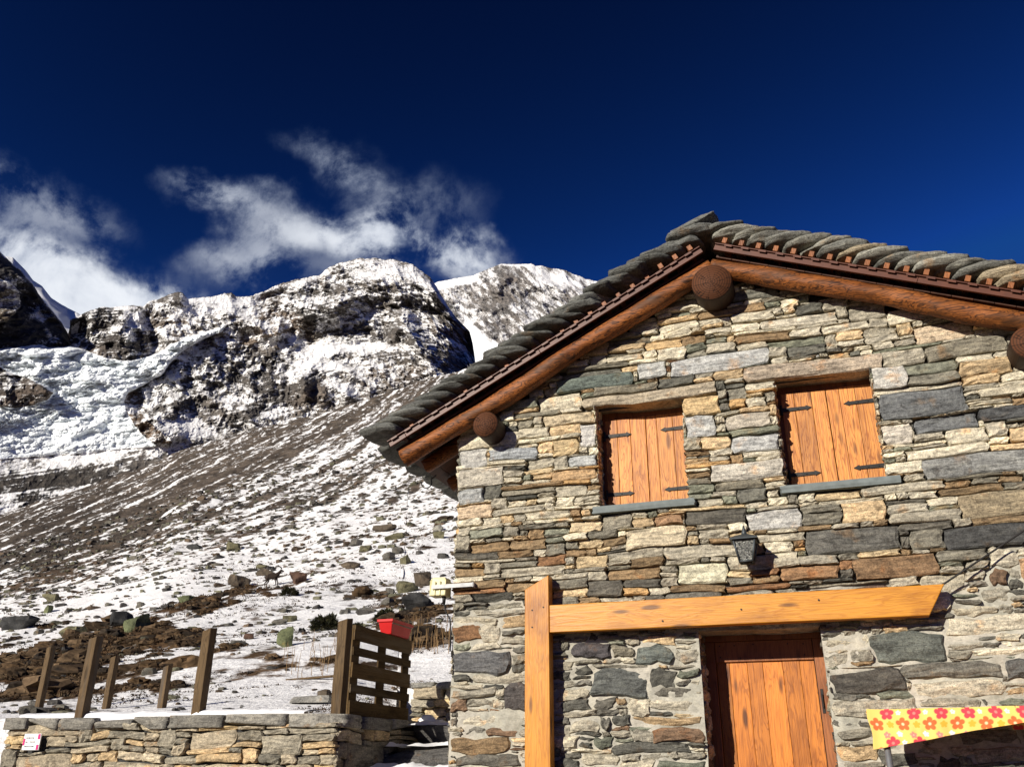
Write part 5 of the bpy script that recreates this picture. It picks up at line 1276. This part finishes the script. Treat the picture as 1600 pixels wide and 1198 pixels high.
def sign():
    y = YT-.058; s = thing('trail_sign', (-4.40, y, 1.83), 'small white sign with magenta corner marks on the terrace wall', 'sign')
    x0, x1, z0, z1 = -4.505, -4.290, 1.755, 1.905
    p = MB(); p.box((x0, y, z0), (x1, y+.012, z1), .2); o = p.build('panel', M['sign'], s, None, False, .002)
    c = o.data.attributes.new('col', 'FLOAT_COLOR', 'POINT'); c.data.foreach_set('color', [.85, .84, .82, 1]*len(o.data.vertices))
    for (a, b, c_, d) in ((x1-.034, x1-.008, z1-.05, z1-.004), (x1-.034, x1-.008, z0+.004, z0+.05), (x0+.002, x0+.022, z0+.045, z0+.105)):
        m = MB(); m.box((a, y-.0035, c_), (b, y-.0005, d))
        o = m.build('mark', M['sign'], s); c = o.data.attributes.new('col', 'FLOAT_COLOR', 'POINT'); c.data.foreach_set('color', [.62, .02, .19, 1]*len(o.data.vertices))
    r = np.random.default_rng(4)
    for (zz, a, b) in ((z1-.045, x0+.035, x0+.135), (z1-.082, x0+.035, x0+.062), (z1-.082, x0+.09, x0+.15), (z0+.028, x0+.030, x0+.150)):
        x = a; t = MB()
        while x < b:
            w = r.uniform(.006, .012); h = r.uniform(.010, .014); t.box((x, y-.003, zz), (x+w*.45, y-.0005, zz+h)); t.box((x, y-.003, zz+h*r.choice([0, .45, .8])), (x+w, y-.0005, zz+h*.2+h*.6*r.random())); x += w+.005
        o = t.build('lettering', M['sign'], s); c = o.data.attributes.new('col', 'FLOAT_COLOR', 'POINT'); c.data.foreach_set('color', [.25, .24, .27, 1]*len(o.data.vertices))
sign()

def post(x, y, z0, z1, w, label, seed):
    random.seed(seed); mb = MB(); h = w/2
    n = 7; V = []
    for i in range(n):
        z = z0+(z1-z0)*i/(n-1); k = 1+.03*math.sin(i*2.1+seed)
        V += [(-h*k+.003*math.sin(i+seed), -h*k, z), (h*k, -h*k, z), (h*k, h*k, z), (-h*k, h*k, z)]
    V = [(x+a, y+b, z+(.012*a/h+.008*b/h if z > z1-.01 else 0)) for a, b, z in V]
    F = [[3, 2, 1, 0], [4*n-4, 4*n-3, 4*n-2, 4*n-1]]+[[i*4+j, i*4+(j+1) % 4, i*4+4+(j+1) % 4, i*4+4+j] for i in range(n-1) for j in range(4)]
    mb.add(V, F, random.random()); o = mb.build('wooden_post', M['grey_wood'], None, (x, y, z0), False, .006)
    tag(o, label, 'post', 'old wooden posts along the terrace')
YP = -.035
post(-4.005, YP, 2.0, 2.83, .098, 'thick weathered post on the terrace wall, between the two thin left posts', 1)
post(-2.597, YP, 2.0, 2.85, .098, 'thick weathered post standing alone midway between the shortest thin post and the pallet', 2)
post(-1.100, YP+.03, 2.0, 2.875, .102, 'thick weathered post at the wall corner beside the pallet', 3)
for (x, z1, lab, sd) in ((-7.25, 3.155, 'thin weathered post behind the wall, leftmost of the row', 4), (-6.08, 2.985, 'thin weathered post behind the wall, just right of a thick one', 5), (-5.17, 2.835, 'shortest thin post behind the wall, in front of brown tufts', 6)):
    post(x, 2.445, 1.7, z1, .085, lab, sd)

def pallet():
    xf = XC-.085; t = thing('pallet', (xf-.07, .75, 2.055), 'weathered wooden pallet standing on its long edge at the wall corner', 'pallet')
    y0, y1, z0 = .17, 1.37, 2.058
    zs = [(0, .125), (.19, .265), (.325, .46), (.525, .60), (.66, .80)]
    random.seed(8)
    for a, b in zs:
        m = MB(); m.box((xf-.022, y0, z0+a), (xf, y1, z0+b)); m.build('slat', M['pallet'], t, None, False, .004)
    for y in (y0, (y0+y1)/2-.07, y1-.145):
        m = MB(); m.box((xf-.044, y, z0), (xf-.0235, y+.145, z0+.80)); m.build('crossboard', M['pallet'], t, None, False, .004)
        for z in (0, .345, .70):
            m = MB(); m.box((xf-.122, y+.003, z0+z+.002), (xf-.0455, y+.10, z0+z+.098)); m.build('block', M['pallet'], t, None, False, .005)
    for z in (0, .345, .70):
        m = MB(); m.box((xf-.145, y0, z0+z), (xf-.1235, y1, z0+z+.10)); m.build('runner', M['pallet'], t, None, False, .004)
pallet()

def planter():
    cx, cy, z0 = XC-.118, 1.035, 2.859; t = thing('flower_box', (cx, cy, z0), 'bright red plastic flower box standing on top of the pallet', 'flower box')
    def ring(hx, hy, z): return [(cx-hx, cy-hy, z), (cx+hx, cy-hy, z), (cx+hx, cy+hy, z), (cx-hx, cy+hy, z)]
    rings = [ring(.058, .20, z0), ring(.078, .225, z0+.115), ring(.090, .238, z0+.117), ring(.091, .240, z0+.145), ring(.080, .228, z0+.145), ring(.058, .20, z0+.015)]
    V = sum(rings, []); F = [[3, 2, 1, 0]]
    for i in range(5): F += [[i*4+j, i*4+(j+1) % 4, i*4+4+(j+1) % 4, i*4+4+j] for j in range(4)]
    F.append([20, 21, 22, 23])
    MB().add(V, F, .3).build('box', M['red'], t, None, False, .004)
    s = MB(); s.box((cx-.078, cy-.22, z0+.10), (cx+.078, cy+.22, z0+.122)); s.build('soil', M['grout'], t, None, False)
    q = Bag(); r = np.random.default_rng(3)
    for k in range(9):
        V, F = rock((.02, .03, .016), k, 3, .6, .3, 2); q.add(V+np.array([cx+r.uniform(-.06, .06), cy+r.uniform(-.2, .2), z0+.128]), F, rnd=0.)
    q.build('snow', M['snow'], t)
planter()

# low wall and snowy steps in the gap between terrace and house
def gap():
    t = thing('dry_stone_wall', (-.55, 1.95, 1.7), 'short low stone wall behind the pallet, running to the house corner', 'wall')
    r = np.random.default_rng(31); bag, mort = Bag(), Bag(); st = pack(-1.25, .0, 1.2, lambda x: 2.44, [], r, (.1, .5), (.05, .17), 1.15)
    wall_mesh(bag, mort, (0, 1.78, 0), (1, 0, 0), (0, -1, 0), st, lambda u, h, r: r.uniform(.0, .05), lambda u, h, r: PAL_T if r.random() < .6 else PAL_B, r, lambda U, H: -.04+.01*fine(U, H, .1, 41), lambda U, H: np.full(U.shape+(3,), .08), -1.25, .0, 1.2, 2.44, lambda x: 2.44, [], warp=.02, sd=6, dm=.04)
    w = bag.build('masonry', M['stone'], t, None, False); mort.build('mortar', M['mortar'], w)
    cp = Bag(); x = -1.27
    while x < -.02:
        L = min(r.uniform(.2, .42), .0-x); V, F = rock((L/2, .2, .04), int(r.integers(1e6)), 7, .25, .1, 2)
        cp.add(V+np.array([x+L/2, 1.93, 2.435]), F, col=np.array([.30, .29, .26])*r.uniform(.7, 1.2), rnd=r.random()); x += L+.004
    cp.build('coping', M['stone'], t)
    for k, (ya, yb, z, lab) in enumerate(((.22, .62, 1.60, 'lowest snow-covered stone step in the shaded gap beside the house'), (.62, 1.05, 1.80, 'middle snow-covered stone step in the shaded gap beside the house'), (1.05, 1.66, 2.0, 'top snow-covered stone step under the low wall'))):
        V, F = rock((.48, (yb-ya)/2+.02, .13), 60+k, 12, .12, .08, 2)
        c = np.array([-.5, (ya+yb)/2, z-.13]); s = npmesh('stone_step', V+c, F, M['stone'], None, c, False, {'col': np.tile([[.10, .095, .09]], (len(V), 1)), 'rnd': np.full(len(V), .1*k)})
        tag(s, lab, 'step', 'stone steps between terrace and house')
        n = 34; U, Y = np.meshgrid(np.linspace(-.95, -.04, n), np.linspace(ya+.02, yb+.06, 18)); hgt = np.clip(.03+.10*fine(U, Y, .3, 51+k), -.03, .12)*np.clip((Y-ya)*9, 0, 1)
        npmesh('snow', np.stack([U, Y+.04*fine(U, U*0, .2, 55+k), z+hgt], -1).reshape(-1, 3), gridfaces(n, 18), M['snow'], s)
    V, F = rock((.13, .09, .06), 99, 8, .4, .2, 5); c = np.array([-.9, 1.45, 2.06])
    tag(npmesh('snow_block', V+c, F, M['snow'], None, c), 'clump of snow at the foot of the low wall', 'snow clump')
    V, F = rock((.31, .14, .045), 98, 9, .15, .06, 2); p, _ = ground_at(487, 1099); c = p+np.array([0, 0, .05])
    tag(npmesh('stone_slab', rotz(V, .12)+c, F, M['boulder'], None, c, False, {'col': np.tile([[.27, .26, .235]], (len(V), 1)), 'rnd': np.full(len(V), .4)}), 'long flat grey stone slab lying in the terrace snow', 'slab')
    p, _ = ground_at(497, 1061); m = MB(); c = p+np.array([0, 0, .03]); m.box((-.55, -.05, -.015), (.55, .05, .015), .4, (c, ((.99, .1, .06), (-.1, .99, 0), (0, 0, 1))))
    tag(m.build('wooden_plank', M['grey_wood'], None, c, False, .004), 'thin grey plank half sunk in the snow left of the tall corner post', 'plank')
gap()

# ------------------------------------------------------------------ the ibex
def ibex():
    p, R_ = ground_at(426, 916.5)
    root = thing('ibex', p, 'dark brown ibex with curved horns standing on the snow, facing right', 'ibex')
    J = {'hip': (-.42, 0, .78, .175), 'belly': (-.10, 0, .76, .205), 'chest': (.26, 0, .82, .22), 'wither': (.40, 0, .92, .17), 'neck': (.56, 0, 1.08, .115), 'poll': (.68, 0, 1.22, .085), 'face': (.80, 0, 1.17, .06), 'muzzle': (.90, 0, 1.10, .042),
         'rump': (-.56, 0, .80, .12), 'tail': (-.66, 0, .82, .03),
         'ear1': (.65, .10, 1.28, .02), 'ear2': (.65, -.10, 1.28, .02), 'beard': (.80, 0, 1.03, .03)}
    E_ = [('belly', 'hip'), ('belly', 'chest'), ('chest', 'wither'), ('wither', 'neck'), ('neck', 'poll'), ('poll', 'face'), ('face', 'muzzle'), ('hip', 'rump'), ('rump', 'tail'), ('poll', 'ear1'), ('poll', 'ear2'), ('face', 'beard')]
    for s, y in (('l', .12), ('r', -.12)):
        o1 = .06 if s == 'l' else -.05
        J.update({'th'+s: (-.46, y, .60, .115), 'kn'+s: (-.36+o1, y, .46, .07), 'ho'+s: (-.56+o1, y, .28, .042), 'hf'+s: (-.54+o1, y, .02, .036),
                  'sh'+s: (.30, y, .66, .095), 'el'+s: (.26+o1, y, .50, .06), 'wr'+s: (.30+o1, y, .28, .042), 'ff'+s: (.30+o1, y, .02, .036)})
        E_ += [('hip', 'th'+s), ('th'+s, 'kn'+s), ('kn'+s, 'ho'+s), ('ho'+s, 'hf'+s), ('chest', 'sh'+s), ('sh'+s, 'el'+s), ('el'+s, 'wr'+s), ('wr'+s, 'ff'+s)]
    names = list(J); me = bpy.data.meshes.new('body'); me.from_pydata([J[n][:3] for n in names], [(names.index(a), names.index(b)) for a, b in E_], []); me.update()
    o = bpy.data.objects.new('body', me); COL.objects.link(o)
    sk = o.modifiers.new('skin', 'SKIN'); su = o.modifiers.new('sub', 'SUBSURF'); su.levels = su.render_levels = 2
    for i, n in enumerate(names): v = me.skin_vertices[0].data[i]; v.radius = (J[n][3],)*2; v.use_root = n == 'belly'
    dg = bpy.context.evaluated_depsgraph_get(); nm = bpy.data.meshes.new_from_object(o.evaluated_get(dg)); bpy.data.objects.remove(o)
    S_ = R_/FPX*22./1.32*1.12
    an = YAW+.12; ca, sa = math.cos(an), math.sin(an); tilt = .22
    def tr(P):
        P = np.array(P)*S_; P = roty(P, -tilt*.55) ; return np.stack([P[:, 0]*ca-P[:, 1]*sa, P[:, 0]*sa+P[:, 1]*ca, P[:, 2]], 1)
    V = np.array([v.co[:] for v in nm.vertices]); V = tr(V); nm.vertices.foreach_set('co', V.astype(np.float32).ravel()); nm.update(); nm.name = 'body'
    nm.materials.clear(); nm.materials.append(M['fur']); nm.polygons.foreach_set('use_smooth', np.ones(len(nm.polygons), bool))
    b = bpy.data.objects.new('body', nm); COL.objects.link(b); b.parent = root
    for y in (.05, -.05):
        pts = [(.68+.30*math.cos(t)-.26, y*(1+1.6*i/12), 1.25+.30*math.sin(t)+.02) for i, t in enumerate(np.linspace(.25, 2.75, 13))]
        h = MB(); h.tube(tr(np.array(pts)), list(np.linspace(.048, .012, 13)*S_), 8); ho = h.build('horn', M['horn'], None, None, True); ho.parent = root
ibex()
